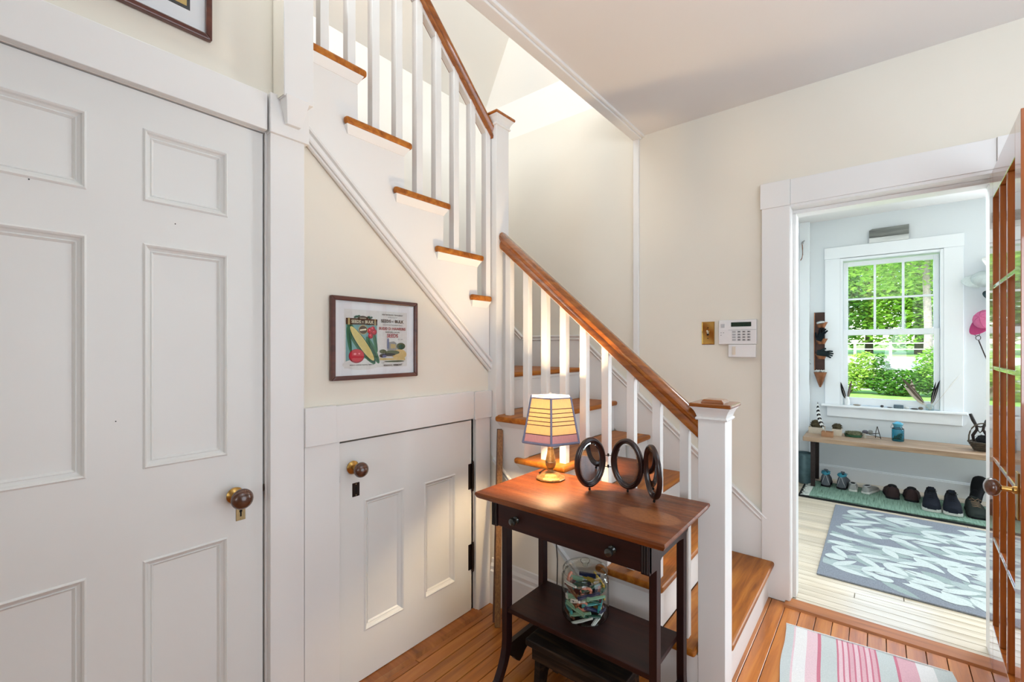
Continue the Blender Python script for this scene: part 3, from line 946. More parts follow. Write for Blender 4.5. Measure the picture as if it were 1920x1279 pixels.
# fillets between the balusters under the rails
ys_ = [0.757 - bw] + upy + [1.716 + bw]
for a, c_ in zip(ys_[:-1], ys_[1:]):
    y0 = a + bw; y1 = c_ - bw
    if y1 - y0 < 0.01: continue
    m = MB(); m.prism([(-1.5485 - 0.014, y0, zb_up(y0) - 0.020), (-1.5485 - 0.014, y1, zb_up(y1) - 0.020), (-1.5485 - 0.014, y1, zb_up(y1) + 0.002), (-1.5485 - 0.014, y0, zb_up(y0) + 0.002)], (0.028, 0, 0))
    m.build('fillet', M_white, st)
xs_ = [-1.4995 - bw] + lowx + [-0.5175 + bw]
for a, c_ in zip(xs_[:-1], xs_[1:]):
    x0 = a + bw; x1 = c_ - bw
    if x1 - x0 < 0.01: continue
    m = MB(); m.prism([(x0, 1.753, zb_low(x0) - 0.010), (x1, 1.753, zb_low(x1) - 0.010), (x1, 1.753, zb_low(x1) + 0.002), (x0, 1.753, zb_low(x0) + 0.002)], (0, 0.028, 0))
    m.build('fillet', M_white, st)
# ------------------------------------------------------------------ side table
def table_top_mat():
    m, nt, b, out = newmat('worn_mahogany_top')
    v = coords(nt, (1.2, 14, 14))
    f = noise(nt, v, 2.4, 6, 0.6, 0.5)
    base = ramp(nt, f, [(0.25, lin((72, 32, 13))), (0.5, lin((116, 58, 22))), (0.78, lin((148, 84, 36)))])
    # pale water-worn ring and scratches near the right end
    tc = nt.nodes.new('ShaderNodeTexCoord')
    mp = nt.nodes.new('ShaderNodeMapping')
    mp.inputs['Location'].default_value = (-2.2, 0.50, 0)
    mp.inputs['Scale'].default_value = (9.0, 14.5, 0)
    nt.links.new(tc.outputs['Object'], mp.inputs['Vector'])
    ln = nt.nodes.new('ShaderNodeVectorMath'); ln.operation = 'LENGTH'
    sub = nt.nodes.new('ShaderNodeVectorMath'); sub.operation = 'SUBTRACT'
    sub.inputs[1].default_value = (0, 0, 0)
    nt.links.new(mp.outputs[0], sub.inputs[0]); nt.links.new(sub.outputs[0], ln.inputs[0])
    disc = ramp(nt, ln.outputs['Value'], [(0.0, (1, 1, 1, 1)), (0.86, (0.75, 0.75, 0.75, 1)), (0.95, (0.0, 0, 0, 1))])
    v2 = coords(nt, (30, 60, 30))
    f2 = noise(nt, v2, 2.5, 5, 0.75)
    scr = ramp(nt, f2, [(0.34, (0.15, 0.15, 0.15, 1)), (0.56, (1, 1, 1, 1))])
    mul = nt.nodes.new('ShaderNodeMix'); mul.data_type = 'RGBA'; mul.blend_type = 'MULTIPLY'; mul.inputs[0].default_value = 1.0
    nt.links.new(disc, mul.inputs[6]); nt.links.new(scr, mul.inputs[7])
    mx = nt.nodes.new('ShaderNodeMix'); mx.data_type = 'RGBA'
    nt.links.new(mul.outputs[2], mx.inputs[0]); nt.links.new(base, mx.inputs[6]); mx.inputs[7].default_value = lin((166, 108, 66))
    nt.links.new(mx.outputs[2], b.inputs['Base Color'])
    rr = ramp(nt, f2, [(0.3, (0.30,) * 3 + (1,)), (0.7, (0.46,) * 3 + (1,))])
    nt.links.new(rr, b.inputs['Roughness'])
    b.inputs['Specular IOR Level'].default_value = 0.35
    bump(nt, b, f, 0.15, 0.001)
    return m
M_ttop = table_top_mat()
TZ = 0.75
tb = empty('side_table', (-0.828, 1.46, 0.0))
tag(tb, 'dark mahogany side table with one drawer in front of the stair', 'table')
m = MB()
def rect(x0, x1, y0, y1, z): return [(x0, y0, z), (x1, y0, z), (x1, y1, z), (x0, y1, z)]
m.loft([rect(-1.182, -0.474, 1.252, 1.664, TZ - 0.024), rect(-1.188, -0.468, 1.246, 1.670, TZ - 0.020), rect(-1.194, -0.462, 1.240, 1.676, TZ - 0.008), rect(-1.192, -0.464, 1.242, 1.674, TZ)])
tt = m.build('tabletop', M_ttop, tb)
AX0, AX1, AY0, AY1 = -1.146, -0.524, 1.285, 1.642
zb_, zt_ = 0.625, TZ - 0.024
m = MB()
for s_, x in ((-1, AX0), (1, AX1)):
    x0, x1 = (x, x + 0.022) if s_ < 0 else (x - 0.022, x)
    pr_ = [(AY0, zt_), (AY0, zb_ + 0.01), (AY0 + 0.01, zb_), (AY0 + 0.06, zb_ - 0.004), (AY0 + 0.10, zb_ + 0.02), (AY1 - 0.10, zb_ + 0.02), (AY1 - 0.05, zb_ + 0.012), (AY1 - 0.01, zb_ + 0.03), (AY1, zb_ + 0.05), (AY1, zt_)]
    mm = MB(); mm.prism([(x0, y, z) for y, z in pr_], (x1 - x0, 0, 0)); mm.build('apron_side', M_mahogz, tb, bevel=0.002)
m = MB(); m.box(AX0 + 0.022, AX1 - 0.022, AY1 - 0.03, AY1 - 0.012, zb_, zt_); m.build('apron_back', M_mahog, tb)
for x in (AX0 + 0.0135, AX1 - 0.0135):
    m = MB(); m.box(x - 0.0135, x + 0.0135, AY0 - 0.001, AY0 + 0.016, zb_, zt_)
    p = m.build('reeded_block', M_mahogz, tb, bevel=0.001)
    m = MB()
    for q in (-0.0075, 0, 0.0075):
        m.tube([(x + q, AY0 - 0.001, zb_ + 0.006), (x + q, AY0 - 0.001, zt_ - 0.006)], 0.0034, 8)
    m.build('reed', M_black, p, smooth=40)
m = MB(); m.box(AX0 + 0.029, AX1 - 0.029, AY0 + 0.002, AY0 + 0.30, zb_ + 0.003, zt_ - 0.003)
dr = m.build('drawer', M_mahog, tb, bevel=0.002)
for x in (-1.028, -0.645):
    m = MB(); M_ = Matrix.Rotation(PI / 2, 4, 'X')
    m.lathe([(0, 0), (0.014, 0), (0.013, 0.004), (0.007, 0.008), (0.007, 0.014), (0.013, 0.018), (0.0145, 0.024), (0.012, 0.030), (0.005, 0.033), (0, 0.0335)], (x, AY0 + 0.002, 0.670), 16, M_, cap=False)
    m.build('drawer_knob', plain('dark_glass_knob', (40, 44, 40), 0.2, 0.0, 0.2, 60, 0.6), dr, smooth=40)
for x in (-1.136, -0.539):
    for y in (1.364, 1.608):
        f = -1 if y < 1.5 else 1
        pts = [(y, 0.66), (y, 0.16)] + [(y + f * 0.010 * k * k / 3.2, 0.16 - 0.034 * k) for k in range(1, 5)]
        rings = []
        for (yy, zz) in pts:
            rings.append([(x - 0.0125, yy - 0.017, zz), (x + 0.0125, yy - 0.017, zz), (x + 0.0125, yy + 0.017, zz), (x - 0.0125, yy + 0.017, zz)])
        yy = pts[-1][0]
        rings.append([(x - 0.014, yy + f * 0.032 - 0.03, 0.0), (x + 0.014, yy + f * 0.032 - 0.03, 0.0), (x + 0.014, yy + f * 0.032 + 0.03, 0.0), (x - 0.014, yy + f * 0.032 + 0.03, 0.0)])
        m = MB(); m.loft(rings); m.build('leg', M_mahogz, tb, bevel=0.0015)
    # scalloped rail joining the feet
    up_ = [(1.378, 0.135), (1.594, 0.135)]
    dn = []
    for k in range(13):
        y = 1.594 - (1.594 - 1.378) * k / 12
        dn.append((y, 0.062 + 0.020 * math.cos(k / 12 * 4 * PI) - 0.012 * math.sin(k / 12 * PI)))
    m = MB(); m.prism([(x - 0.010, y, z) for y, z in up_ + dn], (0.020, 0, 0)); m.build('foot_rail', M_black, tb)
m = MB(); m.box(-1.124, -0.551, 1.352, 1.620, 0.267, 0.285); m.build('shelf', M_mahog, tb, bevel=0.002)

# ------------------------------------------------------------------ lamp
LX, LY = -1.068, 1.568
lamp = empty('table_lamp', (LX, LY, TZ))
tag(lamp, 'small lit table lamp with a striped six-sided shade', 'lamp')
M_lampbase = plain('mottled_gold_lamp_base', (176, 136, 82), 0.35, 0.55, 0.35, 90)
a_cam = math.atan2(-LY, -LX) + 0.02
m = MB()
m.lathe([(0.060, 0.0), (0.0625, 0.004), (0.060, 0.009), (0.048, 0.014), (0.040, 0.021), (0.024, 0.028), (0.015, 0.032)], (LX, LY, TZ + 0.0005), 10, a0=a_cam)
m.build('base', M_lampbase, lamp, bevel=0.001)
m = MB()
m.lathe([(0.016, 0.030), (0.012, 0.034), (0.010, 0.040), (0.016, 0.048), (0.0215, 0.060), (0.022, 0.072), (0.0185, 0.092), (0.0135, 0.115), (0.0105, 0.135), (0.0095, 0.150), (0.0085, 0.165), (0.0085, 0.200)], (LX, LY, TZ), 24)
m.build('stem', M_lampbase, lamp, smooth=50)
for zz, r in ((0.047, 0.0158), (0.073, 0.0222), (0.135, 0.0112)):
    m = MB(); m.lathe([(r, zz - 0.0012), (r + 0.0014, zz), (r, zz + 0.0012)], (LX, LY, TZ), 24, cap=False); m.build('stem_ring', M_darkmetal, lamp, smooth=50); m = MB()
m = MB(); m.lathe([(0.013, 0.20), (0.013, 0.235)], (LX, LY, TZ), 16); m.build('bulb_socket', M_brass, lamp, smooth=40)
m = MB(); m.ball((LX, LY, TZ + 0.263), 0.026, 0.026, 0.031, 16, 10); m.build('bulb', emit('bulb_glow', (255, 220, 170), 950.0), lamp, smooth=60)
# shade
def shade_mat(name, c, tr):
    m = bpy.data.materials.new(name); m.use_nodes = True; nt = m.node_tree
    for n in list(nt.nodes): nt.nodes.remove(n)
    out = nt.nodes.new('ShaderNodeOutputMaterial'); d = nt.nodes.new('ShaderNodeBsdfDiffuse'); t = nt.nodes.new('ShaderNodeBsdfTranslucent')
    mix = nt.nodes.new('ShaderNodeMixShader'); mix.inputs[0].default_value = tr
    v = coords(nt, (300, 300, 40)); f = noise(nt, v, 1.0, 2)
    l = lin(c); col = ramp(nt, f, [(0.3, tuple(k * 0.9 for k in l[:3]) + (1,)), (0.7, l)])
    nt.links.new(col, d.inputs[0]); nt.links.new(col, t.inputs[0])
    nt.links.new(d.outputs[0], mix.inputs[1]); nt.links.new(t.outputs[0], mix.inputs[2]); nt.links.new(mix.outputs[0], out.inputs[0])
    return m
M_shade = shade_mat('cream_parchment_shade', (248, 228, 190), 0.66)
M_band = shade_mat('mauve_shade_band', (196, 168, 178), 0.5)
M_trimblue = cloth('grey_blue_shade_trim', (132, 136, 160), 300)
M_cord = cloth('dark_violet_cord', (64, 44, 62), 300)
zs0, zs1, r0, r1 = 0.163, 0.345, 0.131, 0.093
def hexpt(t, k, g=1.0):
    r = (r0 + (r1 - r0) * t) * g; a = a_cam + k * PI / 3
    return Vector((LX + r * math.cos(a), LY + r * math.sin(a), TZ + zs0 + (zs1 - zs0) * t))
for k in range(6):
    for (t0, t1, mat, nm) in ((0.0, 0.215, M_band, 'shade_band_panel'), (0.215, 1.0, M_shade, 'shade_panel')):
        m = MB()
        q = [hexpt(t0, k), hexpt(t0, k + 1), hexpt(t1, k + 1), hexpt(t1, k)]
        inw = (Vector((LX, LY, q[0].z)) - (q[0] + q[1]) / 2); inw.z = 0; inw.normalize()
        m.prism(q, inw * 0.0012); m.build(nm, mat, lamp)
m = MB()
for k in range(6):
    m.tube([hexpt(0, k), hexpt(1, k)], 0.0042, 6)
    m.tube([hexpt(0.02, k), hexpt(0.02, k + 1)], 0.0055, 6)
    m.tube([hexpt(1, k), hexpt(1, k + 1)], 0.0030, 6)
m.build('shade_trim', M_trimblue, lamp)
for t in (0.215, 0.415, 0.50, 0.59, 0.68, 0.775):
    m = MB()
    for k in range(6):
        m.tube([hexpt(t, k, 1.004), hexpt(t, k + 1, 1.004)], 0.0015, 5)
    m.build('shade_cord', M_cord, lamp)
m = MB()
for k in range(3):
    a = a_cam + k * 2 * PI / 3
    m.tube([(LX, LY, TZ + 0.345), (LX + 0.086 * math.cos(a), LY + 0.086 * math.sin(a), TZ + 0.345)], 0.0012, 5)
m.tube([(LX + 0.013, LY, TZ + 0.22), (LX + 0.034, LY, TZ + 0.26), (LX + 0.03, LY, TZ + 0.31), (LX, LY, TZ + 0.343)], 0.0012, 5)
m.tube([(LX - 0.013, LY, TZ + 0.22), (LX - 0.034, LY, TZ + 0.26), (LX - 0.03, LY, TZ + 0.31), (LX, LY, TZ + 0.343)], 0.0012, 5)
m.build('shade_harp', M_brass, lamp)
m = MB(); m.lathe([(0, 0.343), (0.004, 0.345), (0.003, 0.350), (0.0055, 0.356), (0.004, 0.362), (0, 0.364)], (LX, LY, TZ), 12, cap=False); m.build('finial', paint('white_finial', (240, 240, 240)), lamp, smooth=50)
m = MB(); m.tube([(LX - 0.055, LY + 0.02, TZ + 0.006), (-1.15, 1.60, TZ + 0.004), (-1.165, 1.655, TZ + 0.004), (-1.168, 1.682, TZ - 0.004), (-1.165, 1.690, 0.70), (-1.135, 1.694, 0.55), (-1.12, 1.698, 0.35), (-1.125, 1.70, 0.10)], 0.0024, 6)
m.build('cord', M_black, lamp, smooth=50)

# ------------------------------------------------------------------ triple folding oval mirror
mir = empty('folding_mirror', (-0.74, 1.55, TZ))
tag(mir, 'three hinged oval mirrors in dark wooden frames on the table', 'mirror')
M_mframe = plain('dark_walnut_oval_frame', (44, 20, 16), 0.3, 0.0, 0.3, 40, 0.4)
M_mfoot = plain('dark_iron_fitting', (30, 24, 22), 0.4, 0.7)
def oval(cx, cy, ang, cz, tilt):
    a_, h_ = 0.0655, 0.0965
    Mo = Matrix.Translation((cx, cy, cz)) @ Matrix.Rotation(ang, 4, 'Z') @ Matrix.Rotation(tilt, 4, 'X')
    # local: x across, z up, -y faces the viewer
    m = MB(); n = 40
    rings = []
    for (ins, d) in ((0.0, 0.005), (-0.001, -0.004), (0.003, -0.0090), (0.008, -0.0100), (0.011, -0.007), (0.013, -0.0085), (0.018, -0.006), (0.0195, 0.0), (0.0195, 0.005)):
        rings.append([((a_ - ins) * math.cos(2 * PI * k / n), d, (h_ - ins) * math.sin(2 * PI * k / n)) for k in range(n)])
    b0 = len(m.v); m.loft(rings + [rings[0]], cap=False); m.xf(Mo)
    fr = m.build('oval_frame', M_mframe, mir, smooth=50)
    m = MB(); n = 40
    outer = [((a_ - 0.0190) * math.cos(2 * PI * k / n), 0.0, (h_ - 0.0190) * math.sin(2 * PI * k / n)) for k in range(n)]
    inner = [((a_ - 0.0250) * math.cos(2 * PI * k / n), -0.0011, (h_ - 0.0250) * math.sin(2 * PI * k / n)) for k in range(n)]
    backr = [(p[0], 0.004, p[2]) for p in outer]
    m.loft([backr, outer, inner]); m.xf(Mo); m.build('looking_glass', M_mirror, fr)
    m = MB(); m.lathe([(a_ - 0.004, 0.0045), (a_ - 0.004, 0.0065)], (0, 0, 0), 40, Matrix.Rotation(-PI / 2, 4, 'X') @ Matrix.Diagonal((1, h_ / a_, 1, 1))); m.xf(Mo); m.build('backing', M_black, fr)
    bt = Mo @ Vector((0, 0, -h_))
    m = MB(); m.tube([bt + Vector((0, 0, 0.004)), bt + Vector((0, 0, -0.003))], 0.0035, 8); m.ball((bt.x, bt.y, TZ + 0.0052), 0.0052, n=10, m=6); m.build('ball_foot', M_mfoot, fr, smooth=50)
    return Mo
CZM = TZ + 0.0125 + 0.0965
A = [Vector((-0.895, 1.478, 0)), Vector((-0.828, 1.590, 0))]
B = [Vector((-0.806, 1.602, 0)), Vector((-0.676, 1.602, 0))]
Cc = [Vector((-0.668, 1.600, 0)), Vector((-0.576, 1.510, 0))]
for (p, q) in (A, B, Cc):
    d = q - p; c_ = (p + q) / 2
    oval(c_.x, c_.y, math.atan2(d.y, d.x), CZM, 0.05)
for (p, q) in ((A[1], B[0]), (B[1], Cc[0])):
    for dz in (-0.022, 0.022):
        m = MB(); m.tube([(p.x - 0.002, p.y, CZM + dz), (q.x + 0.002, q.y, CZM + dz)], 0.0016, 6)
        mid_ = (p + q) / 2
        m.ball((mid_.x, mid_.y, CZM + dz + 0.004), 0.0042, n=8, m=6); m.tube([(mid_.x, mid_.y, CZM + dz - 0.004), (mid_.x, mid_.y, CZM + dz + 0.004)], 0.0028, 6)
        m.build('hinge', M_mfoot, mir, smooth=50)

# ------------------------------------------------------------------ glass jar with its contents on the shelf
JX, JY, JZ = -0.864, 1.500, 0.285
jar = empty('glass_jar', (JX, JY, JZ))
tag(jar, 'large clear glass jar with knobbed lid on the table shelf', 'jar')
M_jar = pane_mat('jar_glass', (250, 252, 250), 0.02, 1.6, edge=(120, 128, 124))
m = MB(); m.lathe([(0.0, 0.001), (0.074, 0.001), (0.083, 0.006), (0.0875, 0.016), (0.0885, 0.05), (0.0885, 0.135), (0.086, 0.150), (0.080, 0.160), (0.077, 0.164), (0.077, 0.170)], (JX, JY, JZ), 40, cap=False); m.build('body', M_jar, jar, smooth=50)
m = MB(); m.lathe([(0.0825, 0.166), (0.0845, 0.170), (0.0845, 0.178), (0.081, 0.183), (0.070, 0.188), (0.064, 0.190), (0.058, 0.188), (0.0, 0.189)], (JX, JY, JZ), 40, cap=False)
ld = m.build('lid', M_jar, jar, smooth=50)
m = MB(); m.lathe([(0, 0.188), (0.010, 0.189), (0.009, 0.196), (0.016, 0.203), (0.018, 0.210), (0.013, 0.216), (0, 0.217)], (JX, JY, JZ), 20, cap=False); m.build('lid_knob', M_jar, ld, smooth=60)
m = MB()
for zz, r in ((0.150, 0.0868), (0.158, 0.0825)):
    m.lathe([(r, zz - 0.003), (r + 0.002, zz), (r, zz + 0.003)], (JX, JY, JZ), 40, cap=False)
m.build('neck_ring', M_jar, jar, smooth=60)
jcols = [('white', (226, 224, 216)), ('teal', (58, 150, 150)), ('dark green', (28, 78, 58)), ('yellow', (214, 180, 74)), ('maroon', (92, 26, 36)), ('pale green', (128, 168, 138)), ('navy', (36, 46, 84)), ('brown', (110, 62, 36)), ('salmon', (222, 138, 112))]
jm = {n: plain('clip_' + n.replace(' ', '_'), c, 0.35) for n, c in jcols}
rj = random.Random(21)
zc = 0.010
for ring in range(11):
    for q in range(5):
        nm, _ = jcols[(ring * 3 + q * 2 + rj.randrange(3)) % 9]
        a = q * 2 * PI / 5 + ring * 0.7 + rj.uniform(-0.3, 0.3); rad = rj.uniform(0.046, 0.068)
        c_ = Vector((JX + rad * math.cos(a), JY + rad * math.sin(a), JZ + zc + 0.0115 * ring + rj.uniform(0, 0.006)))
        d = Vector((-math.sin(a), math.cos(a), rj.uniform(-0.5, 0.5))).normalized()
        L = min(0.042, math.sqrt(max(0.0001, 0.081 ** 2 - rad ** 2)) * 0.92)
        u = d.cross(Vector((0, 0, 1))).normalized(); w_ = u.cross(d)
        if nm == 'salmon':
            m = MB()
            ptsr = [c_ + d * math.cos(k / 12 * 2 * PI) * 0.019 + w_ * math.sin(k / 12 * 2 * PI) * 0.014 for k in range(13)]
            m.tube(ptsr, [0.0050 + 0.0014 * (k % 2) for k in range(13)], 7)
            o = m.build('hair_tie', jm[nm], None, smooth=60)
            tag(o, 'salmon scrunched hair tie in the glass jar', 'hair tie', 'hair ties in the glass jar')
        else:
            m = MB()
            wd = rj.choice([0.005, 0.007, 0.010])
            b0 = [c_ + d * s_ * L + w_ * t_ * wd * (1 - 0.35 * (s_ > 0)) + u * 0.003 * q_ for s_, t_, q_ in ((-1, -1, -1), (1, -1, -1), (1, 1, -1), (-1, 1, -1), (-1, -1, 1), (1, -1, 1), (1, 1, 1), (-1, 1, 1))]
            m.add(b0, [(0, 3, 2, 1), (4, 5, 6, 7), (0, 1, 5, 4), (1, 2, 6, 5), (2, 3, 7, 6), (3, 0, 4, 7)])
            out_ = Vector((math.cos(a), math.sin(a), 0))
            m.tube([c_ - d * L * 0.9 + out_ * 0.004, c_ + out_ * 0.007, c_ + d * L * 0.9 + out_ * 0.003], 0.0030, 6)
            o = m.build('hair_clip', jm[nm], None)
            tag(o, nm + ' plastic hair clip in the glass jar', 'hair clip', nm + ' hair clips in the glass jar')

# ------------------------------------------------------------------ footstool
M_stool = wood('worn_black_painted_wood', (20, 14, 11), (32, 23, 18), (84, 62, 44), 'x', 1.2, 0.55, 0.0, spec=0.25)
fs = empty('footstool', (-0.84, 1.46, 0.0)); tag(fs, 'low worn dark wooden footstool under the side table', 'stool')
m = MB(); m.box(-1.040, -0.645, 1.356, 1.575, 0.172, 0.198); m.build('seat', M_stool, fs, bevel=0.004)
m = MB(); m.box(-1.020, -0.665, 1.372, 1.386, 0.120, 0.172); m.build('apron', M_stool, fs, bevel=0.001)
m = MB(); m.box(-1.020, -0.665, 1.545, 1.559, 0.120, 0.172); m.build('apron', M_stool, fs, bevel=0.001)
for x in (-1.016, -0.693):
    pr_ = [(1.390, 0.172), (1.541, 0.172), (1.555, 0.0), (1.505, 0.0), (1.490, 0.05), (1.4655, 0.07), (1.441, 0.05), (1.426, 0.0), (1.376, 0.0)]
    m = MB(); m.prism([(x, y, z) for y, z in pr_], (0.024, 0, 0)); m.build('end_board', M_stool, fs, bevel=0.001)

# ------------------------------------------------------------------ measuring sticks in the corner
def yard_mat():
    m, nt, b, out = newmat('printed_yardstick_wood')
    v = coords(nt)
    w = nt.nodes.new('ShaderNodeTexWave'); w.wave_type = 'BANDS'; w.bands_direction = 'Z'
    w.inputs['Scale'].default_value = 62; w.inputs['Distortion'].default_value = 1.5
    nt.links.new(v, w.inputs['Vector'])
    f = noise(nt, coords(nt, (60, 60, 25)), 3, 4)
    base = ramp(nt, f, [(0.3, lin((120, 78, 36))), (0.7, lin((168, 120, 64)))])
    mx = nt.nodes.new('ShaderNodeMix'); mx.data_type = 'RGBA'
    k = ramp(nt, w.outputs['Fac'], [(0.82, (0, 0, 0, 1)), (0.94, (0.55, 0.55, 0.55, 1))])
    nt.links.new(k, mx.inputs[0]); nt.links.new(base, mx.inputs[6]); mx.inputs[7].default_value = lin((60, 36, 18))
    nt.links.new(mx.outputs[2], b.inputs['Base Color']); b.inputs['Roughness'].default_value = 0.5
    return m
def stick(name, p0, p1, w, t, mat, n):
    p0 = Vector(p0); p1 = Vector(p1); d = (p1 - p0); n = Vector(n); u = d.cross(n).normalized(); n = u.cross(d).normalized()
    m = MB(); m.prism([p0 - u * w / 2 - n * t / 2, p0 + u * w / 2 - n * t / 2, p0 + u * w / 2 + n * t / 2, p0 - u * w / 2 + n * t / 2], d)
    return m.build(name, mat, None, bevel=0.001)
o = stick('yardstick', (-1.372, 1.578, 0.002), (-1.470, 1.712, 0.888), 0.027, 0.006, yard_mat(), (0.62, -0.78, 0.0))
tag(o, 'old wooden yardstick leaning in the corner by the stair', 'yardstick')
o = stick('wooden_stick', (-1.405, 1.600, 0.002), (-1.478, 1.715, 0.892), 0.026, 0.006, wood('dark_stick_wood', (60, 34, 16), (84, 50, 24), (104, 66, 34), 'z'), (0.62, -0.78, 0.0))
tag(o, 'darker wooden stick standing behind the yardstick', 'stick')

# ------------------------------------------------------------------ pictures on the left wall
MT = Matrix(((0, 0, 1, 0), (1, 0, 0, 0), (0, 1, 0, 0), (0, 0, 0, 1)))     # text plane: x to world y, y to world z, facing +x
def at_yz(x, y, z, rot=0.0): return Matrix.Translation((x, y, z)) @ MT @ Matrix.Rotation(rot, 4, 'Z')
def poly(mb, x, pts, mi=0):
    mb.add([(x, y, z) for y, z in pts], [tuple(range(len(pts)))], mi)
def ell(cy, cz, ry, rz, rot=0.0, n=28, a0=0, a1=2 * PI):
    out = []
    for k in range(n):
        a = a0 + (a1 - a0) * k / n
        y, z = ry * math.cos(a), rz * math.sin(a)
        out.append((cy + y * math.cos(rot) - z * math.sin(rot), cz + y * math.sin(rot) + z * math.cos(rot)))
    return out
def frame(root, y0, y1, z0, z1, w, x0, x1):
    for pts in ([(y0, z0), (y1, z0), (y1 - w, z0 + w), (y0 + w, z0 + w)], [(y0, z1), (y0 + w, z1 - w), (y1 - w, z1 - w), (y1, z1)],
                [(y0, z0), (y0 + w, z0 + w), (y0 + w, z1 - w), (y0, z1)], [(y1, z0), (y1, z1), (y1 - w, z1 - w), (y1 - w, z0 + w)]):
        m = MB(); m.prism([(x0, y, z) for y, z in pts], (x1 - x0, 0, 0)); m.build('frame_rail', M_frame, root, bevel=0.0035, seg=2)
P1 = (0.853, 1.247, 1.178, 1.492)
pic = empty('framed_print', (-1.555, 1.05, 1.178))
tag(pic, 'mahogany-framed vintage seed packet print above the low closet door', 'picture')
frame(pic, *P1, 0.0165, -1.5555, -1.5365)
m = MB(); m.box(-1.5555, -1.5475, P1[0] + 0.006, P1[1] - 0.006, P1[2] + 0.006, P1[3] - 0.006); m.build('mat_board', M_mat, pic)
m = MB(); m.box(-1.5425, -1.5415, P1[0] + 0.010, P1[1] - 0.010, P1[2] + 0.010, P1[3] - 0.010); m.build('glass', M_pane, pic)
PX = -1.5472
def ink(n, c): return paint('print_' + n, c, 0.85, 0.05, 120, 0.0, 0.2)
I = {k: ink(k, c) for k, c in dict(paper=(226, 226, 222), teal=(120, 168, 168), leaf=(60, 116, 84), dleaf=(40, 84, 66), corn=(222, 206, 132), cornl=(196, 176, 96), red=(200, 48, 66), dred=(150, 28, 48), hi=(236, 140, 150), brown=(74, 52, 36), gold=(190, 168, 116), cream=(236, 226, 196), black=(44, 40, 40), textred=(168, 40, 48), ochre=(214, 188, 128), olive=(88, 96, 66), grey=(150, 150, 148), blue=(110, 116, 150)).items()}
names = list(I); mats_ = [I[k] for k in names]; ix = {k: i for i, k in enumerate(names)}
m = MB(); s_ = [0]
def put(k, pts):
    s_[0] += 1
    poly(m, PX + 0.00006 * s_[0], pts, ix[k])
put('paper', [(0.908, 1.222), (1.196, 1.222), (1.196, 1.446), (0.908, 1.446)])
put('teal', [(0.914, 1.236), (1.050, 1.236), (1.050, 1.404), (0.914, 1.404)])
put('paper', ell(0.985, 1.236, 0.085, 0.022))
for (y, z, ry, rz, r) in ((0.950, 1.345, 0.014, 0.075, 0.45), (1.030, 1.290, 0.014, 0.060, 0.5), (0.985, 1.300, 0.020, 0.085, 0.72), (1.040, 1.330, 0.008, 0.05, 0.2), (0.928, 1.330, 0.008, 0.05, 0.15)):
    put('leaf', ell(y, z, ry, rz, r)); put('dleaf', ell(y + 0.004, z - 0.004, ry * 0.35, rz * 0.85, r))
cr = 0.66
put('dleaf', ell(0.986, 1.310, 0.021, 0.088, cr)); put('corn', ell(0.984, 1.315, 0.0165, 0.083, cr))
for q in (-0.010, -0.005, 0.0, 0.005, 0.010):
    put('cornl', ell(0.984 + q * math.cos(cr), 1.315 + q * math.sin(cr), 0.0007, 0.074 * math.sqrt(1 - (q / 0.0165) ** 2), cr))
put('dred', ell(0.959, 1.268, 0.033, 0.027)); put('red', ell(0.960, 1.270, 0.030, 0.024)); put('hi', ell(0.952, 1.276, 0.006, 0.004)); put('hi', ell(0.970, 1.277, 0.004, 0.003))
for (y, z, r) in ((1.018, 1.366, 0.013), (1.036, 1.362, 0.012), (1.020, 1.346, 0.011), (1.030, 1.374, 0.010)):
    put('dred', ell(y, z, r, r)); put('red', ell(y - 0.002, z + 0.002, r * 0.78, r * 0.78)); put('hi', ell(y - 0.003, z + 0.003, r * 0.25, r * 0.25))
put('brown', [(0.914, 1.388), (1.050, 1.388), (1.050, 1.412), (0.914, 1.412)])
put('gold', [(0.922, 1.387), (0.930, 1.387), (0.930, 1.413), (0.922, 1.413)]); put('gold', [(1.037, 1.387), (1.042, 1.387), (1.042, 1.413), (1.037, 1.413)])
for (y, z) in ((0.955, 1.418), (0.965, 1.420), (1.008, 1.418), (1.020, 1.417)):
    put('dleaf', ell(y, z, 0.009, 0.004, 0.4))
put('brown', ell(0.985, 1.409, 0.024, 0.014)); put('gold', ell(0.986, 1.369, 0.020, 0.018)); put('brown', ell(0.986, 1.369, 0.0175, 0.0155)); put('cream', [(0.972, 1.364), (1.000, 1.368), (1.000, 1.374), (0.972, 1.370)])
s_[0] += 2; k_ = PX + 0.00006 * s_[0]
text_mb('SEEDS', 0.0165, at_yz(k_, 0.956, 1.3995), ix['cream'], m, sx=0.92); text_mb('IN', 0.007, at_yz(k_, 0.9845, 1.3990), ix['cream'], m); text_mb('BULK', 0.0165, at_yz(k_, 1.013, 1.3995), ix['cream'], m, sx=0.92)
text_mb('GROWN IN', 0.0050, at_yz(k_, 0.985, 1.4135), ix['cream'], m)
text_mb('BUDD D. HAWKINS  READING, VERMONT', 0.0056, at_yz(k_, 0.982, 1.2335), ix['black'], m)
text_mb('FOR THE SEASON  "WHOLESALE"', 0.0068, at_yz(k_, 1.122, 1.4325), ix['brown'], m)
text_mb('CATALOGUE OF', 0.0064, at_yz(k_, 1.122, 1.4225), ix['grey'], m)
text_mb('SEEDS', 0.0180, at_yz(k_, 1.090, 1.4065), ix['brown'], m, sx=0.98); text_mb('IN', 0.008, at_yz(k_, 1.1215, 1.4055), ix['brown'], m); text_mb('BULK', 0.0180, at_yz(k_, 1.155, 1.4065), ix['brown'], m, sx=0.98)
text_mb('GROWN IN THE GREEN HILLS', 0.0070, at_yz(k_, 1.122, 1.3915), ix['grey'], m)
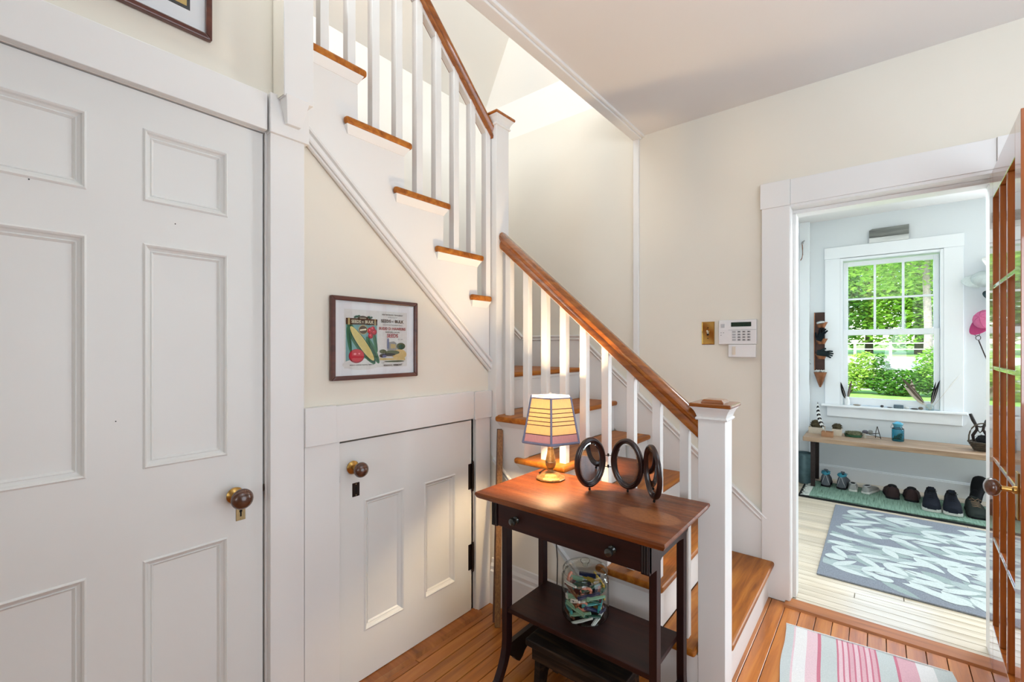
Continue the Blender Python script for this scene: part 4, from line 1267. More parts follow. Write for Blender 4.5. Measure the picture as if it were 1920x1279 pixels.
text_mb('BUDD D. HAWKINS', 0.0158, at_yz(k_, 1.122, 1.3765), ix['textred'], m, sx=0.93)
text_mb('NORTHERN GROWN', 0.0072, at_yz(k_, 1.122, 1.3625), ix['brown'], m)
text_mb('SEEDS', 0.0215, at_yz(k_, 1.122, 1.3480), ix['textred'], m, sx=0.95)
text_mb('EST. 1893', 0.0060, at_yz(k_, 1.160, 1.3335), ix['grey'], m)
text_mb('FROM', 0.0050, at_yz(k_, 1.075, 1.2385), ix['grey'], m)
text_mb('READING, VERMONT', 0.0095, at_yz(k_, 1.124, 1.2285), ix['brown'], m)
put('ochre', ell(1.155, 1.272, 0.036, 0.022)); put('ochre', [(1.06, 1.250), (1.185, 1.248), (1.185, 1.256), (1.06, 1.258)])
put('grey', [(1.098, 1.29), (1.140, 1.29), (1.140, 1.318), (1.128, 1.326), (1.100, 1.322)]); put('blue', [(1.096, 1.296), (1.104, 1.296), (1.104, 1.334), (1.100, 1.340), (1.096, 1.334)]); put('gold', [(1.112, 1.297), (1.136, 1.297), (1.136, 1.314), (1.112, 1.316)])
put('olive', ell(1.163, 1.306, 0.022, 0.014)); put('dleaf', ell(1.167, 1.304, 0.015, 0.010)); put('olive', ell(1.075, 1.285, 0.016, 0.008)); put('olive', ell(1.12, 1.280, 0.035, 0.009)); put('black', ell(1.105, 1.272, 0.030, 0.006)); put('black', ell(1.075, 1.268, 0.016, 0.008)); put('blue', ell(1.082, 1.266, 0.010, 0.006)); put('olive', ell(1.13, 1.244, 0.05, 0.003))
m.build('seed_packet_print', mats_, pic, recalc=False)

P2 = (0.02, 0.478, 2.214, 2.56)
pic2 = empty('framed_print', (-1.5595, 0.25, 2.214)); tag(pic2, 'mahogany-framed print hung above the tall white door', 'picture')
frame(pic2, *P2, 0.0165, -1.5595, -1.5405)
m = MB(); m.box(-1.5595, -1.5515, P2[0] + 0.006, P2[1] - 0.006, P2[2] + 0.006, P2[3] - 0.006); m.build('mat_board', M_mat, pic2)
m = MB(); m.box(-1.5465, -1.5455, P2[0] + 0.01, P2[1] - 0.01, P2[2] + 0.01, P2[3] - 0.01); m.build('glass', M_pane, pic2)
m = MB(); poly(m, -1.5514, [(0.076, 2.278), (0.424, 2.278), (0.424, 2.50), (0.076, 2.50)], 0); poly(m, -1.5512, [(0.086, 2.288), (0.416, 2.288), (0.416, 2.49), (0.086, 2.49)], 1); poly(m, -1.5510, ell(0.30, 2.40, 0.06, 0.08), 0)
m.build('picture_print', [ink('darkprint', (62, 64, 66)), ink('goldprint', (206, 178, 110))], pic2, recalc=False)

# ------------------------------------------------------------------ keypad and switch plate on the right wall
M_plastic = plain('white_keypad_plastic', (232, 228, 226), 0.45, 0, 0.01)
M_plas2 = plain('pale_grey_key', (176, 174, 174), 0.5, 0, 0.02)
kp_ = empty('alarm_keypad', (-0.597, 2.69, 1.25)); tag(kp_, 'white alarm keypad with green display and dropped cover on cream wall', 'keypad')
m = MB(); m.prism([(-0.690, 2.69, 1.317), (-0.690, 2.663, 1.319), (-0.690, 2.661, 1.398), (-0.690, 2.665, 1.450), (-0.690, 2.69, 1.453)], (0.187, 0, 0)); m.build('housing', M_plastic, kp_, bevel=0.003)
m = MB(); m.box(-0.626, -0.527, 2.6605, 2.668, 1.414, 1.438); m.build('display', plain('dark_green_display', (22, 46, 32), 0.25, 0, 0.5, 300), kp_, bevel=0.001)
m = MB(); m.box(-0.640, -0.503, 2.6600, 2.664, 1.3955, 1.3975); m.build('cover_groove', M_plas2, kp_)
for r in range(4):
    for c_ in range(4):
        x = -0.611 + c_ * 0.0235 + (0.002 if c_ else 0); z = 1.386 - r * 0.0145
        m = MB(); m.box(x - 0.0085, x + 0.0085, 2.6585, 2.664, z - 0.0045, z + 0.0045)
        k = m.build('key', M_plas2, kp_, bevel=0.001)
        m = MB(); m.box(x - 0.004, x + 0.004, 2.6582, 2.659, z - 0.0018, z + 0.0018); m.build('key_mark', M_black if c_ else M_plas2, k)
for r in range(4):
    m = MB(); m.box(-0.678, -0.659, 2.6600, 2.666, 1.411 + r * 0.0055, 1.4132 + r * 0.0055); m.build('speaker_slot', M_plas2, kp_)
m = MB()
for (x, z) in ((-0.677, 1.382), (-0.664, 1.382), (-0.677, 1.369)):
    m.box(x - 0.0025, x + 0.0025, 2.6605, 2.664, z - 0.0012, z + 0.0012)
m.build('indicator', M_black, kp_)
m = MB(); m.prism([(-0.638, 2.664, 1.318), (-0.638, 2.660, 1.316), (-0.638, 2.652, 1.250), (-0.638, 2.658, 1.247), (-0.638, 2.664, 1.250)], (0.133, 0, 0)); cv = m.build('drop_cover', M_plastic, kp_, bevel=0.0015)
m = MB(); m.box(-0.618, -0.602, 2.650, 2.656, 1.262, 1.306); m.build('cover_tab', plain('cream_plastic', (222, 208, 190), 0.5), cv)
sw = empty('switch_plate', (-0.7525, 2.69, 1.318)); tag(sw, 'polished brass switch plate beside the alarm keypad', 'switch')
M_brassm = plain('polished_brass', (214, 172, 96), 0.12, 1.0, 0.03)
m = MB(); cx_, cz_ = -0.7525, 1.3825
def srect(w, h, y): return [(cx_ - w, y, cz_ - h), (cx_ + w, y, cz_ - h), (cx_ + w, y, cz_ + h), (cx_ - w, y, cz_ + h)]
m.loft([srect(0.0345, 0.0645, 2.69), srect(0.0345, 0.0645, 2.687), srect(0.0315, 0.0615, 2.6845), srect(0.0305, 0.0605, 2.6855)]); m.build('plate', M_brassm, sw)
m = MB(); m.box(cx_ - 0.006, cx_ + 0.006, 2.683, 2.687, cz_ - 0.013, cz_ + 0.013); m.build('toggle_slot', M_darkmetal, sw)
m = MB(); m.prism([(cx_ - 0.004, 2.685, cz_ - 0.006), (cx_ - 0.004, 2.685, cz_ + 0.008), (cx_ - 0.004, 2.669, cz_ + 0.016), (cx_ - 0.004, 2.668, cz_ + 0.010)], (0.008, 0, 0)); m.build('toggle', plain('ivory_toggle', (226, 214, 190), 0.35), sw, bevel=0.001)
for dz in (-0.030, 0.030):
    m = MB(); m.lathe([(0, 0), (0.003, 0), (0.0026, 0.0012), (0, 0.0014)], (cx_, 2.6855, cz_ + dz), 10, Matrix.Rotation(PI / 2, 4, 'X'), cap=False); m.build('screw', M_darkmetal, sw)

# ------------------------------------------------------------------ striped rug in the hall
def rugmat(n, c): return cloth('rug_' + n, c, 260, 0.95, 0.08)
RW, RL = 0.566, 1.05
rc = dict(white=(216, 214, 212), grey=(186, 192, 190), pink=(206, 164, 172), dpink=(190, 116, 132), lpink=(214, 184, 190))  # stripe colours paled to carry the bright wash of light from the doorway
rn = list(rc); rmats = [rugmat(k, rc[k]) for k in rn]; ri = {k: i for i, k in enumerate(rn)}
stops = [(0, 'grey'), (0.058, 'lpink'), (0.07, 'white'), (0.146, 'lpink'), (0.215, 'dpink'), (0.237, 'grey'), (0.334, 'dpink'), (0.345, 'lpink')]
q = 0.368
for k in range(6):
    stops += [(q, 'dpink'), (q + 0.010, 'lpink' if k % 2 == 0 else 'pink')]; q += 0.033
stops += [(0.566, 'dpink'), (0.578, 'grey'), (0.678, 'dpink'), (0.695, 'pink'), (0.800, 'white'), (0.897, 'grey')]
rug = empty('striped_rug', (-0.337, 2.449, 0.0), math.radians(4.66)); tag(rug, 'pale pink, white and grey striped rug on the hall floor', 'rug')
m = MB()
rs = random.Random(4)
NS = 24
xs_ = [s[0] for s in stops] + [1.0]
for i in range(len(stops)):
    for j in range(NS):
        def pt(fx, jj, top=True):
            y = -RL * jj / NS
            z = 0.006 + 0.0022 * math.sin(jj * 0.9) * math.exp(-jj * 0.03) + 0.0012 * math.sin(fx * 14 + jj * 0.35)
            return (RW * fx + 0.004 * math.sin(jj * 0.7) * (1 if fx < 0.02 or fx > 0.98 else 0.3), y, z)
        m.add([pt(xs_[i], j), pt(xs_[i], j + 1), pt(xs_[i + 1], j + 1), pt(xs_[i + 1], j)], [(0, 1, 2, 3)], ri[stops[i][1]])
m.box(0.002, RW - 0.002, -RL + 0.002, -0.002, 0.0005, 0.0015, ri['white'])
m.build('woven_field', rmats, rug, local=True, recalc=False)
m = MB(); m.tube([(0.0, 0, 0.006), (RW * 0.5, 0.001, 0.0065), (RW, 0, 0.006)], 0.0038, 6); m.build('hem', rmats[ri['white']], rug, local=True, smooth=50)
# ------------------------------------------------------------------ mudroom: floor coverings
blk = MB(); blk.box(-0.555, 2.0, 4.655, 5.30, -0.004, 0.0005)
o = blk.build('boot_mat', cloth('black_rubber_mat', (26, 28, 28), 80), None, bevel=0.002); tag(o, 'thin black mat lying under the green runner', 'mat')
def runner_mat():
    m, nt, b, out = newmat('green_rag_weave')
    v = coords(nt, (60, 3.0, 1))
    f = noise(nt, v, 2.0, 5, 0.65)
    col = ramp(nt, f, [(0.30, lin((58, 80, 70))), (0.42, lin((116, 146, 130))), (0.62, lin((140, 170, 154))), (0.80, lin((170, 192, 180)))])
    nt.links.new(col, b.inputs['Base Color']); b.inputs['Roughness'].default_value = 0.95; b.inputs['Specular IOR Level'].default_value = 0.1
    bump(nt, b, f, 0.6, 0.004)
    return m
M_run = runner_mat()
rn_ = empty('green_runner', (0.1, 4.98, 0.0)); tag(rn_, 'green rag-woven runner with white fringe under the shoes', 'rug')
m = MB()
nx_, ny_ = 60, 10
def rz(i, j): return 0.0075 + 0.0016 * math.sin(i * 0.9 + j) + (0.003 * math.sin(i * 0.35) if j < 2 else 0.0)
def rpt(i, j): return (-0.475 + 2.4 * i / nx_, 4.700 + 0.006 * math.sin(i * 0.8) * (1 if j == 0 else 0) + 0.56 * j / ny_, rz(i, j))
for i in range(nx_):
    for j in range(ny_):
        m.add([rpt(i, j), rpt(i + 1, j), rpt(i + 1, j + 1), rpt(i, j + 1)], [(0, 1, 2, 3)])
m.box(-0.474, 1.92, 4.702, 5.258, 0.0008, 0.005)
m.build('woven_field', M_run, rn_, recalc=False)
M_fringe = cloth('white_cotton_fringe', (214, 220, 212), 300)
rf = random.Random(9)
m = MB()
for k in range(46):
    y = 4.705 + 0.55 * k / 45
    m.tube([(-0.473, y, 0.006), (-0.50 - rf.uniform(0, 0.012), y + rf.uniform(-0.01, 0.01), 0.0045), (-0.520 - rf.uniform(0, 0.022), y + rf.uniform(-0.018, 0.018), 0.003)], 0.0022, 5)
fr_ = m.build('fringe', M_fringe, rn_, smooth=60); fr_['kind'] = 'stuff'

lr = empty('leaf_rug', (0.21, 3.84, 0.0)); tag(lr, 'grey rug with a pale leaf pattern on the mudroom floor', 'rug')
LRX0, LRX1, LRY0, LRY1 = -0.278, 0.73, 3.110, 4.575
m = MB(); m.box(LRX0, LRX1, LRY0, LRY1, -0.0035, 0.0065); m.build('pile', cloth('grey_rug_pile', (126, 131, 140), 180, 0.95, 0.22), lr, bevel=0.003)
def leafpts(cx, cy, L, W, a, n=9, blunt=0.0):
    out = []
    for side in (1, -1):
        for k in range(n):
            t = k / n if side > 0 else 1 - k / n
            w = W * (math.sin(PI * t ** (0.85 + blunt)) ** 0.8) * side
            x = (t - 0.5) * L
            out.append((cx + x * math.cos(a) - w * math.sin(a), cy + x * math.sin(a) + w * math.cos(a)))
    return out
rl = random.Random(31)
lm = [MB(), MB(), MB()]
def putleaf(k, pts, z):
    pts = [(min(max(x, LRX0 + 0.012), LRX1 - 0.012), min(max(y, LRY0 + 0.012), LRY1 - 0.012)) for x, y in pts]
    lm[k].add([(x, y, z) for x, y in pts], [tuple(range(len(pts)))])
zz = 0.0068
for k in range(70):      # muted leaves underneath
    putleaf(1 if k % 2 else 2, leafpts(rl.uniform(LRX0 + 0.05, LRX1 - 0.05), rl.uniform(LRY0 + 0.05, LRY1 - 0.05), rl.uniform(0.16, 0.28), rl.uniform(0.024, 0.042), rl.uniform(-0.9, 0.5)), zz); zz += 0.00001
zz = 0.0074
def sprig(x, y, a, n, s):
    global zz
    L = 0.0
    for k in range(n):
        px = x + math.cos(a) * L; py = y + math.sin(a) * L
        for sd in (1, -1):
            la = a + sd * rl.uniform(0.45, 0.75)
            ll = s * rl.uniform(0.10, 0.145)
            putleaf(0, leafpts(px + math.cos(la) * ll * 0.55, py + math.sin(la) * ll * 0.55, ll, s * rl.uniform(0.016, 0.024), la), zz); zz += 0.00001
        L += s * rl.uniform(0.085, 0.11)
    putleaf(0, leafpts(x + math.cos(a) * (L + 0.02 * s), y + math.sin(a) * (L + 0.02 * s), 0.12 * s, 0.022 * s, a), zz)
    putleaf(0, [(x, y - 0.003), (x + math.cos(a) * L, y + math.sin(a) * L - 0.003), (x + math.cos(a) * L, y + math.sin(a) * L + 0.003), (x, y + 0.003)], zz)
for (x, y, a, n, s) in ((-0.24, 3.60, -0.35, 3, 1.5), (-0.22, 3.28, 0.25, 2, 1.3), (0.12, 3.32, -0.2, 3, 1.5), (0.02, 3.78, -0.4, 3, 1.6), (-0.22, 4.08, -0.15, 3, 1.5), (0.22, 4.28, -0.3, 3, 1.5), (-0.20, 4.44, -0.05, 3, 1.3), (0.42, 3.66, 0.35, 2, 1.5), (0.30, 4.02, -0.45, 3, 1.5), (0.45, 4.46, -0.2, 2, 1.3), (0.36, 3.30, -0.5, 2, 1.4)):
    sprig(x, y, a, n, s)
for k in range(26):
    putleaf(0, leafpts(rl.uniform(LRX0 + 0.08, LRX1 - 0.08), rl.uniform(LRY0 + 0.06, LRY1 - 0.06), rl.uniform(0.14, 0.22), rl.uniform(0.022, 0.034), rl.choice([-0.5, -0.3, -0.15, 0.2, 0.45])), zz); zz += 0.00001
for (x, y, r) in ((0.30, 3.22, 0.05), (0.02, 3.26, 0.034), (-0.21, 3.42, 0.040), (0.1, 3.98, 0.036), (0.20, 3.62, 0.032), (-0.12, 4.22, 0.030), (0.42, 3.46, 0.034), (0.52, 3.88, 0.034)):
    putleaf(0, [(x + r * 1.3 * math.cos(k * PI / 8), y + r * math.sin(k * PI / 8)) for k in range(16)], zz); zz += 0.00001
for mb_, nm, c in ((lm[0], 'pale_leaf_pattern', (190, 199, 197)), (lm[1], 'muted_leaf_pattern', (158, 170, 170)), (lm[2], 'muted_leaf_pattern', (146, 160, 158))):
    p = mb_.build(nm, cloth('rug_leaf_%d' % c[0], c, 180, 0.95, 0.1), lr, recalc=False); p['kind'] = 'stuff'

# ------------------------------------------------------------------ bench and pail
bn = empty('bench', (0.7, 5.2, 0.0)); tag(bn, 'long narrow wooden bench with dark legs under the mudroom window', 'bench')
M_benchtop = wood('pale_bench_board', (118, 90, 68), (160, 132, 106), (186, 162, 138), 'x', 0.7, 0.45)
m = MB(); m.box(-0.553, 2.2, 4.985, 5.425, 0.430, 0.470); m.build('seat_board', M_benchtop, bn, bevel=0.003)
M_iron = plain('rusty_dark_iron', (44, 32, 30), 0.7, 0.3, 0.3, 60)
for x in (-0.478, 1.4):
    m = MB(); m.box(x - 0.017, x + 0.017, 5.02, 5.05, 0.0098, 0.43); m.build('leg', M_iron, bn, bevel=0.002)
    m = MB(); m.box(x - 0.017, x + 0.017, 5.38, 5.41, -0.003, 0.43); m.build('leg', M_iron, bn, bevel=0.002)
    m = MB(); m.box(x - 0.014, x + 0.014, 5.05, 5.38, 0.395, 0.43); m.build('leg_rail', M_iron, bn, bevel=0.002)
pail = empty('metal_pail', (-0.556, 5.16, 0.0)); tag(pail, 'grey-green metal pail on the floor left of the bench leg', 'pail')
M_pail = plain('galvanised_pail', (92, 116, 122), 0.45, 0.6, 0.15, 20)
m = MB(); m.lathe([(0.0, 0.0), (0.052, 0.0), (0.056, 0.004), (0.070, 0.285), (0.068, 0.285), (0.054, 0.008), (0.0, 0.008)], (-0.556, 5.16, -0.003), 28, cap=False); m.build('body', M_pail, pail, smooth=40)
m = MB(); m.lathe([(0.070, 0.278), (0.073, 0.282), (0.073, 0.287), (0.069, 0.290)], (-0.556, 5.16, -0.003), 28, cap=False); m.build('rim', M_pail, pail, smooth=40)
m = MB(); m.tube([(-0.556 + 0.072 * math.cos(a), 5.16 - 0.03 * math.sin(a), 0.27 - 0.10 * math.sin(a)) for a in [PI * k / 12 for k in range(13)]], 0.0025, 6); m.build('bail_handle', M_darkmetal, pail, smooth=60)

# ------------------------------------------------------------------ shoes
def shoe(label, loc, rz_, L, W, H, c_up, c_sole, c_in, c_lace=None, c_collar=None, lace=True, tab=None, tilt=None, sole_h=0.018, toecap=None, strap=None):
    root = empty('shoe', loc, rz_)
    if tilt: root.rotation_euler = (tilt[0], tilt[1], rz_)
    tag(root, label, 'shoe', 'shoes lined up on the green runner')
    def prof(t):
        w = W * (0.76 + 0.04 * math.sin(PI * min(t, 0.5))) if t < 0.35 else W * (0.79 + 0.21 * math.sin(PI * min(max((t - 0.35) / 0.65, 0), 1) * 0.9) ** 0.9)
        if t > 0.9: w *= math.sqrt(max(0.05, 1 - ((t - 0.9) / 0.105) ** 2))
        if t < 0.06: w *= math.sqrt(max(0.1, 1 - ((0.06 - t) / 0.065) ** 2))
        return w
    def hgt(t):
        if t < 0.40: return H * (0.92 + 0.08 * math.cos(t * 8))
        if t < 0.85: return H * (0.93 - 0.46 * (t - 0.40) / 0.45)
        return H * (0.47 - 0.17 * (t - 0.85) / 0.15)
    ts = [0.0, 0.02, 0.06, 0.14, 0.24, 0.34, 0.44, 0.54, 0.64, 0.74, 0.84, 0.91, 0.96, 0.99]
    m = MB(); rings = []
    for t in ts:
        w = prof(t); h = hgt(t)
        narrow = 0.80 if t < 0.45 else 0.88
        r = []
        for k in range(13):
            a = PI * k / 12
            x = w * math.cos(a); z = h * math.sin(a) ** 0.5
            x *= 1 - (1 - narrow) * (z / max(h, 1e-4)) ** 2
            r.append((x, t * L, sole_h * 0.8 + z))
        rings.append(r)
    m.loft(rings)
    up = m.build('upper', c_up, root, local=True, smooth=60)
    m = MB(); r0_ = []; r1_ = []
    outl = [(prof(t) + 0.003, t * L) for t in ts] + [(-prof(t) - 0.003, t * L) for t in reversed(ts)]
    m.prism([(x, y, 0.0) for x, y in outl], (0, 0, sole_h))
    m.build('sole', c_sole, root, local=True, bevel=0.003)
    m = MB(); m.ball((0, L * 0.21, sole_h * 0.8 + H * 0.93), prof(0.2) * 0.70, L * 0.185, H * 0.13, 16, 8); m.build('opening', c_in, up, local=True, smooth=60)
    if c_collar:
        m = MB(); m.tube([(prof(0.2) * 0.74 * math.cos(a), L * 0.21 + L * 0.195 * math.sin(a), sole_h * 0.8 + H * 0.97) for a in [2 * PI * k / 16 for k in range(17)]], H * 0.10, 7); m.build('collar', c_collar, up, local=True, smooth=60)
    if tab:
        m = MB(); m.box(-0.009, 0.009, -0.004, 0.004, sole_h + H * 0.8, sole_h + H * 1.12); m.build('pull_tab', tab, up, local=True, bevel=0.002)
    if lace and c_lace:
        m = MB()
        for k in range(4):
            t = 0.46 + 0.075 * k; z = sole_h * 0.8 + hgt(t) * 0.98 + 0.003
            m.tube([(-W * 0.42, t * L, z - 0.008), (0, t * L + 0.004, z + 0.002), (W * 0.42, t * L, z - 0.008)], 0.0028, 6)
        m.build('laces', c_lace, up, local=True, smooth=60)
        m = MB(); t = 0.44; z = sole_h * 0.8 + hgt(t) + 0.006
        for sd in (1, -1):
            m.tube([(0, t * L, z), (sd * 0.018, t * L - 0.004, z + 0.014), (sd * 0.034, t * L, z + 0.004), (sd * 0.016, t * L + 0.006, z)], 0.0022, 6)
        m.build('lace_bow', c_lace, up, local=True, smooth=60)
        m = MB(); m.box(-W * 0.34, W * 0.34, L * 0.36, L * 0.375, sole_h + H * 0.72, sole_h + H * 1.16); m.build('tongue', c_up, up, local=True, bevel=0.004)
    if toecap:
        m = MB(); rings = []
        for t in (0.80, 0.86, 0.91, 0.96, 0.995):
            w = prof(t) * 1.03; h = hgt(t) * 1.04
            rings.append([(w * math.cos(PI * k / 12) * (1 - 0.15 * math.sin(PI * k / 12) ** 2), t * L + 0.001, sole_h * 0.8 + h * math.sin(PI * k / 12) ** 0.75) for k in range(13)])
        m.loft(rings); m.build('toe_cap', toecap, up, local=True, smooth=60)
    if strap:
        m = MB()
        for sd in (1, -1):
            m.tube([(sd * prof(0.1) * 0.9, L * 0.05, sole_h + 0.004), (sd * prof(0.1) * 0.5, -0.002, sole_h + H * 0.45), (sd * prof(0.1) * 0.1, -0.0035, sole_h + H * 0.85)], 0.002, 5)
        m.build('heel_line', strap, up, local=True)
    return root
C = {k: cloth('shoe_' + k, c, 200, 0.7, 0.12) for k, c in dict(grey=(86, 90, 96), teal=(60, 132, 152), black=(24, 25, 28), navy=(30, 34, 44), brown=(52, 38, 38), white=(206, 206, 200), paleg=(150, 150, 148), lightgrey=(176, 176, 178), green=(46, 52, 50), tan=(146, 122, 100), red=(170, 74, 66)).items()}
Z0 = 0.0092
shoe('grey trail shoe with teal collar, nearest the bench leg', (-0.384, 5.075, Z0), 0.03, 0.25, 0.044, 0.110, C['grey'], C['black'], C['black'], C['teal'], C['teal'], tab=C['teal'], strap=C['lightgrey'])
shoe('grey trail shoe with teal collar, beside the white slip-on', (-0.268, 5.07, Z0), -0.10, 0.25, 0.044, 0.110, C['grey'], C['black'], C['black'], C['teal'], C['teal'], tab=C['teal'], strap=C['lightgrey'])
shoe('white-heeled grey slip-on with black lining, left of its pair', (-0.180, 5.06, Z0), 0.06, 0.23, 0.038, 0.052, C['paleg'], C['white'], C['black'], None, C['lightgrey'], lace=False)
shoe('white-heeled grey slip-on with black lining, right of its pair', (-0.097, 5.05, Z0), -0.32, 0.23, 0.038, 0.052, C['paleg'], C['white'], C['black'], None, C['lightgrey'], lace=False)
shoe('dark brown leather shoe turned to the wall, left of its pair', (0.092, 5.02, Z0), 0.04, 0.27, 0.056, 0.092, C['brown'], C['black'], C['black'], C['black'], lace=False)
shoe('dark brown leather shoe turned to the wall, right of its pair', (0.212, 5.03, Z0), -0.04, 0.27, 0.056, 0.092, C['brown'], C['black'], C['black'], C['black'], lace=False)
shoe('black sneaker with white sole facing the room, left of its pair', (0.334, 5.12, Z0), PI - 0.04, 0.30, 0.056, 0.112, C['navy'], C['white'], C['black'], C['black'], toecap=C['navy'], sole_h=0.026)
shoe('black sneaker with white sole facing the room, right of its pair', (0.454, 5.11, Z0), PI - 0.04, 0.30, 0.056, 0.112, C['navy'], C['white'], C['black'], C['black'], toecap=C['navy'], sole_h=0.026)
shoe('dark green-black shoe with tan laces beside the black sneakers', (0.576, 5.12, Z0), PI + 0.03, 0.29, 0.058, 0.092, C['green'], C['black'], C['black'], C['tan'], toecap=C['green'])
shoe('dark shoe with tan laces at the far right of the runner', (0.704, 5.10, Z0), PI + 0.05, 0.29, 0.058, 0.092, C['green'], C['black'], C['black'], C['tan'], toecap=C['green'])
shoe('black slipper propped sole-up against the wall behind the laced shoes', (0.615, 5.31, 0.012), -0.35, 0.25, 0.046, 0.045, C['black'], C['black'], C['black'], lace=False, tilt=(0.85, 0.0))

# ------------------------------------------------------------------ things on the bench
BZ = 0.4705
M_clay = plain('cream_stoneware', (196, 184, 166), 0.7, 0, 0.06, 30)
M_card = plain('brown_cardboard', (158, 116, 84), 0.85, 0, 0.06, 30)
M_nest = plain('dried_moss', (72, 62, 40), 0.95, 0, 0.4, 60)
def tray_box(name, label, x0, x1, y0, y1, h, mat, t=0.004):
    r = empty(name, ((x0 + x1) / 2, (y0 + y1) / 2, BZ)); tag(r, label, 'box')
    m = MB(); m.box(x0, x1, y0, y0 + t, BZ, BZ + h); m.build('front_side', mat, r, bevel=0.0008)
    m = MB(); m.box(x0, x1, y1 - t, y1, BZ, BZ + h); m.build('back_side', mat, r, bevel=0.0008)
    m = MB(); m.box(x0, x0 + t, y0 + t, y1 - t, BZ, BZ + h); m.build('end_side', mat, r, bevel=0.0008)
    m = MB(); m.box(x1 - t, x1, y0 + t, y1 - t, BZ, BZ + h); m.build('end_side', mat, r, bevel=0.0008)
    m = MB(); m.box(x0 + t, x1 - t, y0 + t, y1 - t, BZ, BZ + t); m.build('bottom', mat, r)
    return r
tray_box('planter_box', 'pale box holding a dry nest at the left end of the bench', -0.532, -0.405, 5.22, 5.36, 0.060, M_clay)
tray_box('planter_box', 'pale box holding a smaller dry nest beside the cardboard box', -0.345, -0.272, 5.215, 5.34, 0.062, M_clay)
tray_box('cardboard_box', 'small brown cardboard box holding a barred feather on the bench', -0.418, -0.328, 5.085, 5.17, 0.046, M_card, 0.002)
def nest(name, label, c, rx, ry, rz_, n, mat, seed):
    r_ = random.Random(seed); m = MB()
    m.ball(c, rx * 0.85, ry * 0.85, rz_ * 0.8, 14, 8, 0, 0.10)
    for k in range(n):
        a = r_.uniform(0, 2 * PI); e = r_.uniform(-0.2, 1.0)
        p = Vector((c[0] + rx * 0.8 * math.cos(a) * math.cos(e), c[1] + ry * 0.8 * math.sin(a) * math.cos(e), c[2] + rz_ * 0.85 * math.sin(e)))
        d = Vector((r_.uniform(-1, 1), r_.uniform(-1, 1), r_.uniform(-0.4, 0.6))) * 0.016
        m.tube([p - d, p + Vector((0, 0, 0.004)), p + d], 0.0016, 4)
    o = m.build(name, mat, None); tag(o, label, 'nest'); return o
nest('bird_nest', 'large dry brown nest in the pale box at the bench end', (-0.469, 5.29, BZ + 0.075), 0.058, 0.060, 0.060, 150, M_nest, 1)
nest('bird_nest', 'smaller dry brown nest in the pale box by the cardboard box', (-0.309, 5.278, BZ + 0.068), 0.040, 0.055, 0.045, 110, M_nest, 2)
M_green = plain('dark_green_tray', (38, 84, 60), 0.5)
gt = empty('green_tray', (-0.185, 5.26, BZ)); tag(gt, 'shallow dark green tray under a grassy nest on the bench', 'tray')
m = MB(); m.lathe([(0.0, 0.0), (0.060, 0.0), (0.068, 0.022), (0.071, 0.023), (0.064, 0.004), (0.0, 0.004)], (-0.185, 5.26, BZ), 28, Matrix.Diagonal((1.0, 0.75, 1, 1)), cap=False); m.build('dish', M_green, gt, smooth=40)
nest('grass_nest', 'flat nest of grey-green grass in the green tray', (-0.182, 5.26, BZ + 0.030), 0.074, 0.052, 0.026, 150, plain('dry_grass', (104, 104, 78), 0.95, 0, 0.35, 60), 3)
wf = empty('wire_stand', (-0.03, 5.28, BZ)); tag(wf, 'small dark wire and driftwood stand beside the green tray', 'ornament')
m = MB(); m.tube([(-0.012, 5.28, BZ + 0.112), (0.014, 5.285, BZ + 0.001)], 0.0032, 6); m.build('wire_leg', M_iron, wf, smooth=50)
m = MB(); m.tube([(-0.012, 5.28, BZ + 0.112), (-0.022, 5.30, BZ + 0.06), (-0.024, 5.32, BZ + 0.001)], 0.0028, 6); m.build('wire_leg', M_iron, wf, smooth=50)
m = MB(); m.tube([(-0.098, 5.27, BZ + 0.040), (-0.05, 5.275, BZ + 0.040), (0.004, 5.28, BZ + 0.052)], 0.0035, 6); m.build('crossbar', M_iron, wf, smooth=50)
m = MB(); m.tube([(-0.070, 5.27, BZ + 0.036), (0.0, 5.275, BZ + 0.018), (0.010, 5.28, BZ + 0.012)], 0.0026, 6); m.build('crossbar', M_iron, wf, smooth=50)
m = MB(); m.ball((-0.098, 5.262, BZ + 0.056), 0.024, 0.016, 0.016, 12, 8, 0, 0.08); m.build('driftwood_knot', plain('grey_driftwood', (86, 84, 92), 0.8), wf, smooth=60)
m = MB(); m.ball((-0.060, 5.262, BZ + 0.058), 0.019, 0.010, 0.019, 12, 8); m.build('seed_head', plain('grey_seed_head', (120, 122, 120), 0.8), wf, smooth=60)
m = MB(); m.tube([(-0.10, 5.25, BZ + 0.001), (-0.105, 5.25, BZ + 0.04)], 0.012, 8); m.build('driftwood_foot', plain('pale_driftwood', (170, 162, 148), 0.8), wf, smooth=60)

